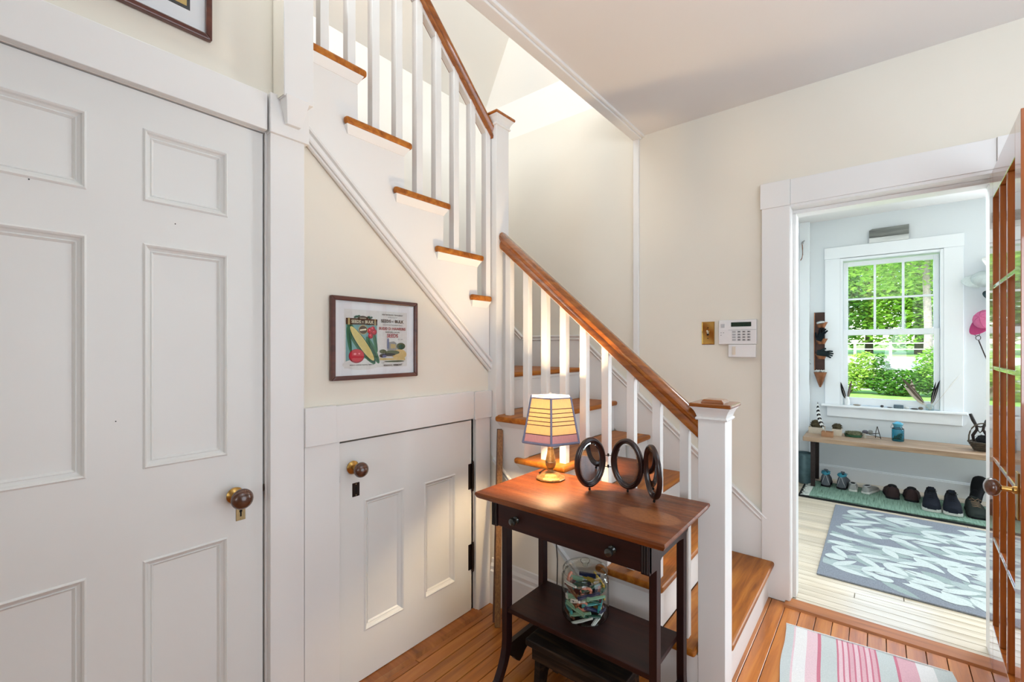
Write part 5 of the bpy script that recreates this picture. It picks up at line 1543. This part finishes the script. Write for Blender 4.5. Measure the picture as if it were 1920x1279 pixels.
bj = empty('blue_jar', (0.131, 5.27, BZ)); tag(bj, 'aqua blue glass jar of shells with a lid on the bench', 'jar')
M_blue = pane_mat('aqua_glass', (118, 196, 214), 0.03, 1.5, edge=(40, 110, 130))
BJ = (0.131, 5.27, BZ)
m = MB(); m.lathe([(0.0, 0.001), (0.039, 0.001), (0.043, 0.006), (0.043, 0.100), (0.040, 0.112), (0.030, 0.122), (0.029, 0.134)], BJ, 28, cap=False); m.build('body', M_blue, bj, smooth=50)
m = MB(); m.lathe([(0.030, 0.132), (0.034, 0.136), (0.037, 0.150), (0.039, 0.152), (0.038, 0.158), (0.024, 0.164), (0.012, 0.172), (0.0, 0.173)], BJ, 28, cap=False); m.build('lid', plain('aqua_glass_lid', (74, 156, 178), 0.12, 0, 0.1, 30, 0.5), bj, smooth=50)
m = MB(); m.lathe([(0.041, 0.108), (0.0435, 0.111), (0.041, 0.114)], BJ, 28, cap=False); m.tube([(0.131 - 0.044, 5.262, BZ + 0.11), (0.131 - 0.05, 5.255, BZ + 0.118), (0.131 - 0.038, 5.262, BZ + 0.15)], 0.0015, 5); m.build('wire_bail', M_darkmetal, bj, smooth=50)
rs_ = random.Random(8); m = MB()
for k in range(60):
    a = rs_.uniform(0, 2 * PI); rr = rs_.uniform(0, 0.032); hh = 0.010 + rs_.random() * (0.045 + 0.02 * math.cos(a))
    m.ball((0.131 + rr * math.cos(a), 5.27 + rr * math.sin(a), BZ + hh), rs_.uniform(0.006, 0.010), rs_.uniform(0.004, 0.009), rs_.uniform(0.004, 0.008), 7, 5, 0, 0.2)
o = m.build('shell_fill', plain('grey_tan_shells', (138, 128, 108), 0.7, 0, 0.4, 90), bj, smooth=40); o['kind'] = 'stuff'

# basket with handle; dark wool and iron clippers inside
bk = empty('wicker_basket', (0.655, 5.20, BZ)); tag(bk, 'small dark wicker basket with hoop handle at the right of the bench', 'basket')
M_wick = plain('dark_wicker', (76, 66, 54), 0.8, 0, 0.35, 60)
def bring(r, z): return [(0.655 + r * math.cos(2 * PI * k / 24), 5.20 + r * 0.8 * math.sin(2 * PI * k / 24), BZ + z) for k in range(25)]
for j in range(8):
    m = MB(); t = j / 7; r = 0.058 + 0.034 * t
    m.tube([(p[0], p[1], p[2] + (0.0022 if k % 2 == j % 2 else -0.0008)) for k, p in enumerate(bring(r, 0.006 + 0.062 * t))], 0.0052, 6); m.build('weave_row' if j < 7 else 'rim', M_wick, bk, smooth=60)
m = MB(); m.lathe([(0.0, 0.0), (0.055, 0.0), (0.058, 0.008), (0.085, 0.060), (0.082, 0.060), (0.052, 0.010), (0.0, 0.008)], (0.655, 5.20, BZ), 20, Matrix.Diagonal((1, 0.8, 1, 1)), cap=False); m.build('lining', M_iron, bk, smooth=50)
m = MB(); m.tube([(0.655 - 0.088 * math.cos(a), 5.20, BZ + 0.060 + 0.160 * math.sin(a) ** 0.7) for a in [PI * k / 14 for k in range(15)]], 0.0052, 7); m.build('handle', M_wick, bk, smooth=60)
nest('wool_ball', 'tangle of black wool heaped in the wicker basket', (0.650, 5.20, BZ + 0.085), 0.052, 0.040, 0.050, 60, plain('black_wool', (18, 18, 22), 1.0), 5)
pl_ = empty('iron_clippers', (0.640, 5.255, BZ)); tag(pl_, 'black iron clippers standing handles-up behind the wicker basket', 'tool')
for sd in (1, -1):
    m = MB(); m.tube([(0.640 + sd * 0.056, 5.265, BZ + 0.285), (0.640 + sd * 0.040, 5.265, BZ + 0.235), (0.640 + sd * 0.022, 5.262, BZ + 0.19)], [0.011, 0.013, 0.010], 10); m.build('handle', M_black, pl_, smooth=60)
    m = MB(); m.tube([(0.640 + sd * 0.022, 5.262, BZ + 0.195), (0.640 + sd * 0.018, 5.262, BZ + 0.16), (0.640 + sd * 0.042, 5.262, BZ + 0.11), (0.640 + sd * 0.036, 5.262, BZ + 0.06), (0.640 + sd * 0.016, 5.258, BZ + 0.002)], [0.009, 0.010, 0.011, 0.009, 0.006], 10); m.build('jaw', M_iron, pl_, smooth=60)
m = MB(); m.tube([(0.618, 5.262, BZ + 0.19), (0.640, 5.262, BZ + 0.183), (0.662, 5.262, BZ + 0.19)], 0.006, 8); m.tube([(0.624, 5.262, BZ + 0.16), (0.640, 5.262, BZ + 0.135), (0.656, 5.262, BZ + 0.16)], 0.005, 8); m.build('spring', M_iron, pl_, smooth=60)

# ------------------------------------------------------------------ feathers, window sill
def feather(label, p0, p1, w, c1, c2, bars=0, curve=0.0, bare=0.25, group=None):
    p0 = Vector(p0); p1 = Vector(p1); d = p1 - p0; L = d.length; d.normalize()
    side = d.cross(Vector((0, 1, 0))).normalized(); n = side.cross(d)
    r = empty('feather', p0); tag(r, label, 'feather', group)
    N = 18
    mid = [p0 + d * L * t + side * curve * math.sin(PI * t) for t in [k / N for k in range(N + 1)]]
    m = MB(); m.tube(mid, [0.0018 * (1 - 0.7 * k / N) for k in range(N + 1)], 5); m.build('quill', plain('pale_quill', (208, 200, 184), 0.6), r)
    m = MB()
    for sd, ww in ((1, w), (-1, w * 0.6)):
        for k in range(int(N * bare), N):
            def wd(kk):
                t = (kk / N - bare) / (1 - bare)
                return ww * (max(0.02, math.sin(PI * min(max(t, 0.0), 1.0) ** 0.7)) ** 0.6)
            a, b_ = mid[k], mid[k + 1]
            mi = (1 if (bars and (k % 2 == 0)) else 0)
            A_ = a + side * sd * wd(k) - d * 0.008 + n * 0.0015; B_ = b_ + side * sd * wd(k + 1) - d * 0.008 + n * 0.0015
            m.add([a + n * 0.0008, b_ + n * 0.0008, B_ + n * 0.0008, A_ + n * 0.0008, a - n * 0.0008, b_ - n * 0.0008, B_ - n * 0.0008, A_ - n * 0.0008], [(0, 1, 2, 3), (7, 6, 5, 4), (0, 3, 7, 4), (1, 5, 6, 2), (2, 6, 7, 3)], mi)
    m.build('vane', [c1, c2], r)
    return r
F_dark = cloth('black_feather_vane', (34, 32, 34), 300); F_brown = cloth('brown_feather_vane', (96, 84, 74), 300); F_pale = cloth('pale_feather_vane', (188, 178, 160), 300); F_white = cloth('white_feather_vane', (226, 228, 226), 300)
feather('tall black-and-white barred feather standing in the cardboard box', (-0.368, 5.13, BZ + 0.003), (-0.452, 5.14, 0.790), 0.020, F_dark, F_white, 1, 0.022)
SZ = kz(0.766) + 0.0005
vs1 = MB(); vs1.lathe([(0, 0), (0.022, 0), (0.024, 0.004), (0.020, 0.05), (0.012, 0.072), (0.014, 0.082), (0.011, 0.082), (0.010, 0.070), (0, 0.010)], (-0.240, 5.475, SZ), 20, cap=False)
o = vs1.build('small_vase', plain('white_ceramic', (232, 234, 234), 0.25), None, smooth=50); tag(o, 'small white vase at the left end of the window sill', 'vase')
feather('dark feather leaning left in the small white vase', (-0.243, 5.475, SZ + 0.02), (-0.292, 5.475, 0.965), 0.017, F_dark, F_dark)
feather('short brown feather leaning right in the small white vase', (-0.238, 5.475, SZ + 0.02), (-0.205, 5.478, 0.988), 0.014, F_brown, F_brown)
gv = MB(); gv.lathe([(0, 0.001), (0.026, 0.001), (0.028, 0.004), (0.028, 0.040), (0.022, 0.050), (0.022, 0.056)], (0.352, 5.468, SZ), 22, cap=False)
o = gv.build('feather_jar', pane_mat('clear_small_jar', (232, 240, 240), 0.02), None, smooth=50); tag(o, 'small clear jar of feathers at the right end of the window sill', 'jar')
FG = None
feather('longest brown feather in the clear sill jar', (0.352, 5.468, SZ + 0.006), (0.160, 5.466, 1.028), 0.020, F_brown, F_brown, 0, -0.004)
feather('pale grey feather with rufous tip in the clear sill jar', (0.350, 5.472, SZ + 0.006), (0.172, 5.476, 0.962), 0.018, F_pale, F_brown, 0, 0.004)
feather('pale barred curved feather in the clear sill jar', (0.354, 5.472, SZ + 0.006), (0.225, 5.478, 1.016), 0.026, F_pale, F_brown, 1, 0.030)
feather('narrow black feather in the clear sill jar', (0.354, 5.466, SZ + 0.006), (0.392, 5.464, 1.000), 0.011, F_dark, F_dark)
feather('broad black feather in the clear sill jar', (0.356, 5.468, SZ + 0.006), (0.418, 5.466, 1.016), 0.014, F_dark, F_dark)
feather('long thin white feather in the clear sill jar', (0.356, 5.462, SZ + 0.006), (0.545, 5.44, 1.075), 0.007, F_white, F_white, 0, 0.0, 0.62)
def stone(label, x, y, rx, ry, rz_, c, seed, box=False):
    r_ = random.Random(seed); m = MB()
    if box: m.box(x - rx, x + rx, y - ry, y + ry, SZ, SZ + 2 * rz_)
    else:
        m.ball((x, y, SZ + rz_ * 0.96), rx, ry, rz_, 10, 7, 0, 0.10)
    o = m.build('stone', plain('stone_%d' % seed, c, 0.8, 0, 0.25, 60), None, smooth=None if box else 60, bevel=0.002 if box else 0)
    tag(o, label, 'stone', 'keepsakes on the window sill')
stone('pale driftwood scrap lying on the sill near the white vase', -0.165, 5.455, 0.030, 0.010, 0.008, (150, 140, 126), 41)
stone('small dark round stone on the sill left of the slate block', 0.022, 5.46, 0.014, 0.012, 0.011, (70, 66, 66), 42)
stone('flat grey stone chip on the sill beside the slate block', 0.078, 5.45, 0.022, 0.012, 0.005, (110, 108, 108), 43)
stone('squared blue-grey slate block in the middle of the sill', 0.140, 5.46, 0.034, 0.018, 0.016, (92, 108, 118), 44, True)
stone('white shell fragment on the sill right of the slate block', 0.196, 5.46, 0.018, 0.012, 0.009, (206, 204, 198), 45)
stone('long flat dark stone on the sill', 0.250, 5.45, 0.030, 0.012, 0.006, (64, 60, 60), 46)
stone('brown pebble on the sill nearest the clear jar', 0.292, 5.465, 0.018, 0.013, 0.013, (112, 98, 86), 47)

# ------------------------------------------------------------------ things on the mudroom walls
wp_ = empty('weathered_board', (0.07, 5.46, kz(2.247))); tag(wp_, 'weathered grey and white board resting on the window head', 'board')
WZ = kz(2.247) + 0.0005
m = MB(); m.prism([(-0.073, 5.462, WZ + 0.049), (0.212, 5.462, WZ + 0.049), (0.212, 5.462, WZ + 0.135), (0.06, 5.462, WZ + 0.131), (-0.050, 5.462, WZ + 0.130), (-0.073, 5.462, WZ + 0.118)], (0, 0.022, 0)); m.build('grey_plank', wood('weathered_grey_wood', (70, 72, 70), (112, 114, 110), (146, 148, 144), 'x', 1.0, 0.85), wp_, bevel=0.002)
m = MB(); m.box(-0.073, 0.212, 5.462, 5.484, WZ, WZ + 0.047); m.build('white_plank', wood('flaking_white_wood', (170, 172, 170), (206, 208, 206), (222, 224, 222), 'x', 1.0, 0.8), wp_, bevel=0.002)
hk = empty('coat_hook', (-0.606, 5.43, 2.36)); tag(hk, 'single metal coat hook on the white corner post', 'hook')
M_copper = plain('copper_brown_metal', (150, 100, 70), 0.4, 0.8, 0.15, 40)
m = MB(); m.tube([(-0.606, 5.428, 2.362), (-0.600, 5.40, 2.372), (-0.590, 5.37, 2.368), (-0.580, 5.35, 2.372)], [0.012, 0.008, 0.006, 0.007], 8); m.build('upper_prong', plain('pale_metal', (190, 190, 190), 0.35, 0.8), hk, smooth=60)
m = MB(); m.tube([(-0.606, 5.426, 2.35), (-0.600, 5.40, 2.30), (-0.598, 5.39, 2.24), (-0.606, 5.395, 2.205), (-0.618, 5.41, 2.19)], 0.004, 8); m.build('lower_loop', M_copper, hk, smooth=60)

pk = empty('wall_pocket', (-0.448, 5.5, 0.9)); tag(pk, 'tall copper wall pocket with four scoops left of the window', 'wall pocket')
PXC = -0.450
m = MB(); m.box(PXC - 0.056, PXC + 0.058, 5.486, 5.499, 1.07, 1.655); m.build('back_plate', plain('dark_tarnished_copper', (58, 38, 32), 0.45, 0.6, 0.3, 20), pk, bevel=0.004)
def scoop(z, h, rtop, rbot, name='scoop'):
    m = MB(); rings = []
    for (r, zz_) in ((rbot, z), (rtop, z + h)):
        rings.append([(PXC + r * math.cos(a), 5.486 - r * 1.0 * math.sin(a), zz_) for a in [PI * k / 14 for k in range(15)]])
    outer = rings
    inner = [[(PXC + (p[0] - PXC) * 0.94, 5.486 + (p[1] - 5.486) * 0.94, p[2]) for p in r] for r in reversed(rings)]
    m.loft([outer[0], outer[1], inner[0], inner[1], outer[0]], cap=False)
    return m.build(name, M_copper, pk, smooth=40)
scoop(1.50, 0.055, 0.056, 0.030); scoop(1.335, 0.055, 0.056, 0.030); scoop(1.185, 0.055, 0.056, 0.030)
m = MB(); m.lathe([(0.008, 0.0), (0.010, 0.012), (0.013, 0.014), (0.056, 0.150), (0.054, 0.150), (0.006, 0.016)], (PXC - 0.005, 5.440, 0.905), 22, cap=False); m.build('cone_tip', M_copper, pk, smooth=40)
m = MB(); m.tube([(PXC - 0.056, 5.478, 1.07), (PXC - 0.058, 5.470, 1.40), (PXC - 0.056, 5.478, 1.655)], 0.004, 6); m.build('edge_bead', M_copper, pk, smooth=60)
m = MB()
for k in range(9):
    m.ball((PXC - 0.045 + 0.010 * k, 5.440 + 0.008 * math.sin(k * 2), 1.062 + 0.006 * (k % 2)), 0.011, n=8, m=6)
o = m.build('string_bundle', cloth('white_string', (206, 206, 202), 200), None, smooth=60); tag(o, 'bundle of white string in the bottom cone of the wall pocket', 'string')
M_glove = cloth('dark_green_glove', (34, 44, 46), 200)
def glove(label, base, ang, mat, z):
    r = empty('garden_glove', base); tag(r, label, 'glove')
    ca, sa = math.cos(ang), math.sin(ang)
    def T(x, y, zz_): return (base[0] + x * ca - zz_ * sa, base[1] + y, base[2] + x * sa + zz_ * ca)
    m = MB(); m.loft([[T(xx, 0.016 * math.cos(q), w_ * math.sin(q)) for q in [2 * PI * k / 10 for k in range(10)]] for xx, w_ in ((-0.05, 0.028), (-0.02, 0.030), (0.015, 0.030), (0.035, 0.026))]); m.build('palm', mat, r, smooth=60)
    for k, (dz, L_) in enumerate(((0.020, 0.05), (0.007, 0.058), (-0.006, 0.055), (-0.018, 0.044))):
        m = MB(); m.tube([T(0.028, -0.004 * k, dz), T(0.028 + L_ * 0.5, -0.006, dz * 1.4), T(0.028 + L_, -0.004, dz * 1.7 - 0.004)], [0.009, 0.0085, 0.007], 8); m.build('finger', mat, r, smooth=60)
    m = MB(); m.tube([T(-0.02, -0.012, 0.022), T(0.004, -0.016, 0.042), T(0.02, -0.014, 0.050)], [0.010, 0.009, 0.0075], 8); m.build('thumb', mat, r, smooth=60)
glove('dark green glove poking its fingers out of the wall pocket', (-0.432, 5.425, 1.245), -0.15, M_glove, 0)
glove('black glove stuffed in the middle scoop of the wall pocket', (-0.452, 5.430, 1.415), 1.2, cloth('black_glove', (20, 26, 30), 200), 0)
m = MB(); m.tube([(PXC - 0.03, 5.425, 1.545), (PXC, 5.415, 1.552), (PXC + 0.03, 5.425, 1.556)], [0.012, 0.016, 0.010], 9); o = m.build('metal_scoop', plain('bright_tin', (188, 190, 190), 0.3, 0.9), None, smooth=60); tag(o, 'small bright tin scoop in the top of the wall pocket', 'tool')
m = MB(); m.tube([(-0.578, 5.470, 1.300), (-0.572, 5.46, 1.25), (-0.552, 5.455, 1.17), (-0.534, 5.46, 1.135)], [0.008, 0.020, 0.022, 0.014], 10, 0, 0.5); o = m.build('hand_trowel', plain('pale_grey_tool', (176, 182, 184), 0.5, 0.2), None, smooth=60); tag(o, 'pale grey scoop hanging left of the wall pocket', 'tool')

# caps on pegs right of the window
pr_r = empty('peg_rail', (0.80, 5.49, 1.62)); tag(pr_r, 'wall pegs carrying the caps right of the window', 'peg rail')
m = MB(); m.box(0.715, 1.30, 5.484, 5.4995, 1.84, 1.90); m.build('rail', M_mudtrim, pr_r, bevel=0.003)
for x in (0.76, 0.90, 1.05):
    m = MB(); m.tube([(x, 5.486, 1.875), (x, 5.42, 1.89), (x, 5.405, 1.91)], 0.007, 8); m.build('peg', M_iron, pr_r, smooth=60)
def cap(label, c, rot, mat, brim=None, s=1.0):
    r = empty('cap', c); r.rotation_euler = rot; tag(r, label, 'cap', 'caps hanging right of the window')
    m = MB(); rings = []
    R = 0.082 * s
    for k in range(7):
        e = k / 6 * PI / 2 * 0.97
        rings.append([(R * math.cos(e) * math.cos(a) * 0.92, R * math.cos(e) * math.sin(a) * 1.05, 0.105 * s * math.sin(e)) for a in [2 * PI * q / 20 for q in range(20)]])
    m.loft(rings); m.build('crown', mat, r, local=True, smooth=60)
    m = MB(); up_ = []
    N = 12
    A_ = [(R * 0.90 * math.sin(q), -R * 1.0 * math.cos(q), 0.004) for q in [-1.15 + 2.3 * k / N for k in range(N + 1)]]
    B_ = [(R * 0.95 * math.sin(q) , -R * 1.0 * math.cos(q) - 0.075 * s * math.cos(q * 1.25), 0.004 - 0.014 * s * abs(math.sin(q))) for q in [-1.15 + 2.3 * k / N for k in range(N + 1)]]
    pts = A_ + list(reversed(B_))
    vs_ = pts + [(p[0], p[1], p[2] - 0.004) for p in pts]; n = len(pts)
    fs_ = []
    for k in range(N):
        fs_.append((k, k + 1, n - 2 - k, n - 1 - k)); fs_.append((n + k, 2 * n - 1 - k, 2 * n - 2 - k, n + k + 1))
    fs_ += [(i, n + i, n + (i + 1) % n, (i + 1) % n) for i in range(n)]
    m.add(vs_, fs_); m.build('brim', brim or mat, r, local=True, smooth=60)
    m = MB(); m.ball((0, 0, 0.103 * s), 0.007, 0.007, 0.004, 8, 6); m.build('button', mat, r, local=True, smooth=60)
    m = MB()
    for k in range(3):
        a = k * PI / 3 + 0.2
        m.tube([(R * 0.925 * math.cos(e) * math.cos(a), R * 1.055 * math.cos(e) * math.sin(a), 0.1055 * s * math.sin(e)) for e in [0.03 + (PI - 0.06) * q / 16 for q in range(17)]], 0.0013, 4)
    m.build('seam', brim or mat, r, local=True)
    return r
K_ = {k: cloth('cap_' + k, c, 250, 0.85, 0.1) for k, c in dict(pale=(196, 206, 206), white=(216, 218, 214), dark=(34, 50, 54), pink=(206, 110, 150), deep=(178, 70, 116), blue=(90, 158, 194)).items()}
cap('pale grey cap with brim jutting left, highest of the hung caps', (0.668, 5.40, 1.865), (0.25, 1.15, -0.9), K_['pale'], s=0.92)
cap('white cap hung behind the pale grey one', (0.745, 5.40, 2.00), (0.1, 1.1, -0.5), K_['white'])
cap('dark teal cap hung below the pale grey one', (0.742, 5.405, 1.72), (0.2, 1.0, -0.3), K_['dark'])
cap('pink cap hung lowest with its brim down', (0.690, 5.405, 1.535), (1.30, 0.55, -0.65), K_['pink'], K_['deep'], 0.95)
cap('light blue cap hung beside the pink one', (0.80, 5.42, 1.57), (1.2, 0.4, -0.2), K_['blue'], None, 0.8)
bs_ = empty('wire_backscratcher', (0.66, 5.47, 1.1)); tag(bs_, 'long thin wire-headed wand hanging below the pink cap', 'tool')
m = MB(); m.tube([(0.655, 5.455, 1.362), (0.688, 5.46, 1.25), (0.735, 5.465, 1.10)], 0.0042, 7); m.build('shaft', M_iron, bs_, smooth=60)
for k in range(3):
    c_ = Vector((0.638 + 0.007 * k, 5.452, 1.452 - 0.034 * k))
    m = MB(); m.tube([(c_.x + 0.015 * math.cos(a), c_.y + 0.004 * math.sin(2 * a), c_.z + 0.020 * math.sin(a)) for a in [2 * PI * q / 14 for q in range(15)]], 0.0024, 6); m.build('wire_loop', M_iron, bs_, smooth=60)
# ------------------------------------------------------------------ outdoors beyond the mudroom window
def gz(y): return -0.30 if y < 7 else (-0.30 + 0.27 * min(1, (y - 7) / 8) if y < 18 else -0.03 + 0.80 * (y - 18) / 22 if y < 40 else 0.77 + 0.02 * (y - 40))
def ground(name, label, y0, y1, x0, x1, mat, n=12, dz=0.0):
    m = MB()
    for i in range(n):
        a = y0 + (y1 - y0) * i / n; b_ = y0 + (y1 - y0) * (i + 1) / n
        m.add([(x0, a, gz(a) + dz), (x1, a, gz(a) + dz), (x1, b_, gz(b_) + dz), (x0, b_, gz(b_) + dz)], [(0, 1, 2, 3)])
    o = m.build(name, mat, None, recalc=False); o['kind'] = 'structure'; tag(o, label); return o
M_lawn = plain('sunlit_lawn', (128, 170, 70), 0.95, 0, 0.25, 3)
M_gravel = plain('pale_gravel_drive', (214, 206, 200), 0.95, 0, 0.08, 4)
ground('ground_lawn', 'sunlit green lawn outside the window', 5.7, 18.2, -40, 40, M_lawn)
ground('ground_drive', 'pale gravel drive beyond the hedge', 18.2, 38.5, -40, 40, M_gravel)
ground('ground_field', 'grass verge along the far fence', 38.5, 90, -60, 60, M_lawn)

LEAF_V = [(-0.5, 0, 0), (-0.1, 0.28, 0.06), (0.5, 0, 0), (-0.1, -0.28, 0.06)]
def foliage(parent, name, blobs, n, size, mat, seed):
    """thousands of leaves: one mesh of folded leaf blades"""
    r_ = random.Random(seed); vs_ = []; fs_ = []
    tot = sum(b_[3] * b_[4] * b_[5] for b_ in blobs)
    for (cx, cy, cz, rx, ry, rz_) in blobs:
        k_n = int(n * rx * ry * rz_ / tot)
        for _ in range(k_n):
            while True:
                u = Vector((r_.uniform(-1, 1), r_.uniform(-1, 1), r_.uniform(-1, 1)))
                if 0.25 < u.length < 1: break
            p = Vector((cx + u.x * rx, cy + u.y * ry, cz + u.z * rz_))
            s = size * r_.uniform(0.6, 1.3)
            M_ = Matrix.Rotation(r_.uniform(0, 2 * PI), 3, 'Z') @ Matrix.Rotation(r_.uniform(-0.9, 0.9), 3, 'X') @ Matrix.Rotation(r_.uniform(-0.7, 0.7), 3, 'Y')
            b0 = len(vs_)
            for v in LEAF_V:
                vs_.append(tuple(M_ @ Vector((v[0] * s, v[1] * s, v[2] * s)) + p))
            fs_.append((b0, b0 + 1, b0 + 2)); fs_.append((b0, b0 + 2, b0 + 3))
    mb = MB(); mb.add(vs_, fs_)
    o = mb.build(name, mat, parent, recalc=False); o['kind'] = 'stuff'
    return o
M_leaf_a = leafmat('bright_maple_leaf', (96, 150, 44), (150, 190, 72)); M_leaf_b = leafmat('deep_green_leaf', (54, 104, 40), (110, 156, 60)); M_leaf_c = leafmat('yellow_green_leaf', (132, 170, 60), (184, 206, 96))
M_bark = plain('grey_bark', (142, 132, 120), 0.95, 0, 0.25, 12); M_bark2 = plain('dark_bark', (84, 74, 62), 0.95, 0, 0.25, 12)
def tree(label, x, y, h, rt, blobs, n, size, lm_, bark, seed):
    r = empty('tree', (x, y, gz(y) - 0.1)); tag(r, label, 'tree', 'trees beyond the window')
    m = MB(); z0 = gz(y) - 0.1
    m.tube([(x, y, z0), (x + 0.02, y, z0 + h * 0.2), (x - 0.05, y, z0 + h * 0.45), (x + 0.08, y, z0 + h * 0.75)], [rt * 1.25, rt, rt * 0.85, rt * 0.4], 12); m.build('trunk', bark, r, smooth=60)
    for k, (dx, dz) in enumerate(((1.4, 0.42), (-1.3, 0.47), (0.9, 0.58), (-0.8, 0.62))):
        m = MB(); m.tube([(x, y, z0 + h * dz), (x + dx * 0.5, y, z0 + h * dz + 0.5), (x + dx, y + 0.2, z0 + h * dz + 1.3)], [rt * 0.42, rt * 0.3, rt * 0.15], 8); m.build('branch', bark, r, smooth=60)
    foliage(r, 'foliage', blobs, n, size, lm_, seed)
tree('single grey-trunked tree standing at the right of the window view', 1.55, 25, 9, 0.135, [(1.5, 25, 6.2, 3.2, 2.2, 2.6), (-0.3, 25.3, 4.9, 2.2, 1.6, 1.2), (3.4, 25, 4.6, 1.8, 1.6, 1.5)], 9000, 0.20, M_leaf_a, M_bark, 11)
for k, (x, y, h) in enumerate(((-7.5, 44, 13), (-3.6, 43, 12), (-0.6, 44.5, 14), (2.2, 43, 12), (5.6, 44, 13), (9.5, 45, 13))):
    lab = ['leafy tree behind the fence, leftmost of the far row', 'leafy tree behind the fence at the left of the view', 'tall bright tree behind the fence in the middle of the view', 'dark leafy tree behind the fence by the grey trunk', 'leafy tree behind the fence at the right of the view', 'leafy tree behind the fence, rightmost of the far row'][k]
    tree(lab, x, y, h, 0.22, [(x, y, h * 0.62, 2.6, 2.0, h * 0.42), (x - 1.2, y - 1.2, h * 0.30, 2.0, 1.2, h * 0.22), (x + 1.3, y - 1.0, h * 0.34, 1.8, 1.2, h * 0.24)], 7000, 0.42, (M_leaf_a, M_leaf_b, M_leaf_c)[k % 3], M_bark2, 50 + k)
def bush(label, x, y, blobs, n, lm_, seed):
    r = empty('bush', (x, y, gz(y))); tag(r, label, 'bush', 'hedge bushes beyond the lawn')
    for k in range(3):
        m = MB(); m.tube([(x + 0.1 * k - 0.1, y, gz(y) - 0.05), (x + 0.2 * k - 0.2, y, gz(y) + 0.35), (x + 0.3 * k - 0.3, y, gz(y) + 0.6)], 0.02, 6); m.build('stem', M_bark2, r, smooth=60)
    foliage(r, 'foliage', blobs, n, 0.115, lm_, seed)
bush('low hedge bush at the left of the lower pane', -0.75, 16.6, [(-0.9, 16.6, 0.42, 0.9, 0.6, 0.46), (-0.35, 16.7, 0.75, 0.35, 0.4, 0.45)], 2600, M_leaf_c, 71)
bush('low hedge bush in the middle of the lower pane', 0.35, 16.5, [(0.4, 16.5, 0.34, 0.8, 0.6, 0.38), (0.05, 16.6, 0.75, 0.22, 0.3, 0.40)], 2600, M_leaf_b, 72)
bush('taller hedge bush at the right of the lower pane', 1.45, 16.7, [(1.45, 16.7, 0.70, 0.75, 0.6, 0.75), (1.15, 16.6, 0.42, 0.5, 0.5, 0.45)], 3000, M_leaf_a, 73)
bush('hedge bush beyond the right edge of the window', 2.7, 16.6, [(2.7, 16.6, 0.6, 0.9, 0.6, 0.65)], 1800, M_leaf_b, 74)
bush('hedge bush beyond the left edge of the window', -2.4, 16.6, [(-2.4, 16.6, 0.55, 1.0, 0.6, 0.6)], 1800, M_leaf_a, 75)
fn = empty('paddock_fence', (0, 39.5, gz(39.5))); tag(fn, 'pale post and rail fence across the far side of the drive', 'fence')
M_fence = plain('pale_fence_wood', (206, 202, 190), 0.8)
for k in range(9):
    x = -7 + 1.9 * k
    m = MB(); m.box(x - 0.07, x + 0.07, 39.45, 39.55, gz(39.5) - 0.1, gz(39.5) + 0.95); m.build('post', M_fence, fn)
for zz_ in (0.45, 0.85):
    m = MB(); m.box(-8, 9, 39.47, 39.52, gz(39.5) + zz_ - 0.03, gz(39.5) + zz_ + 0.03); m.build('rail', M_fence, fn)
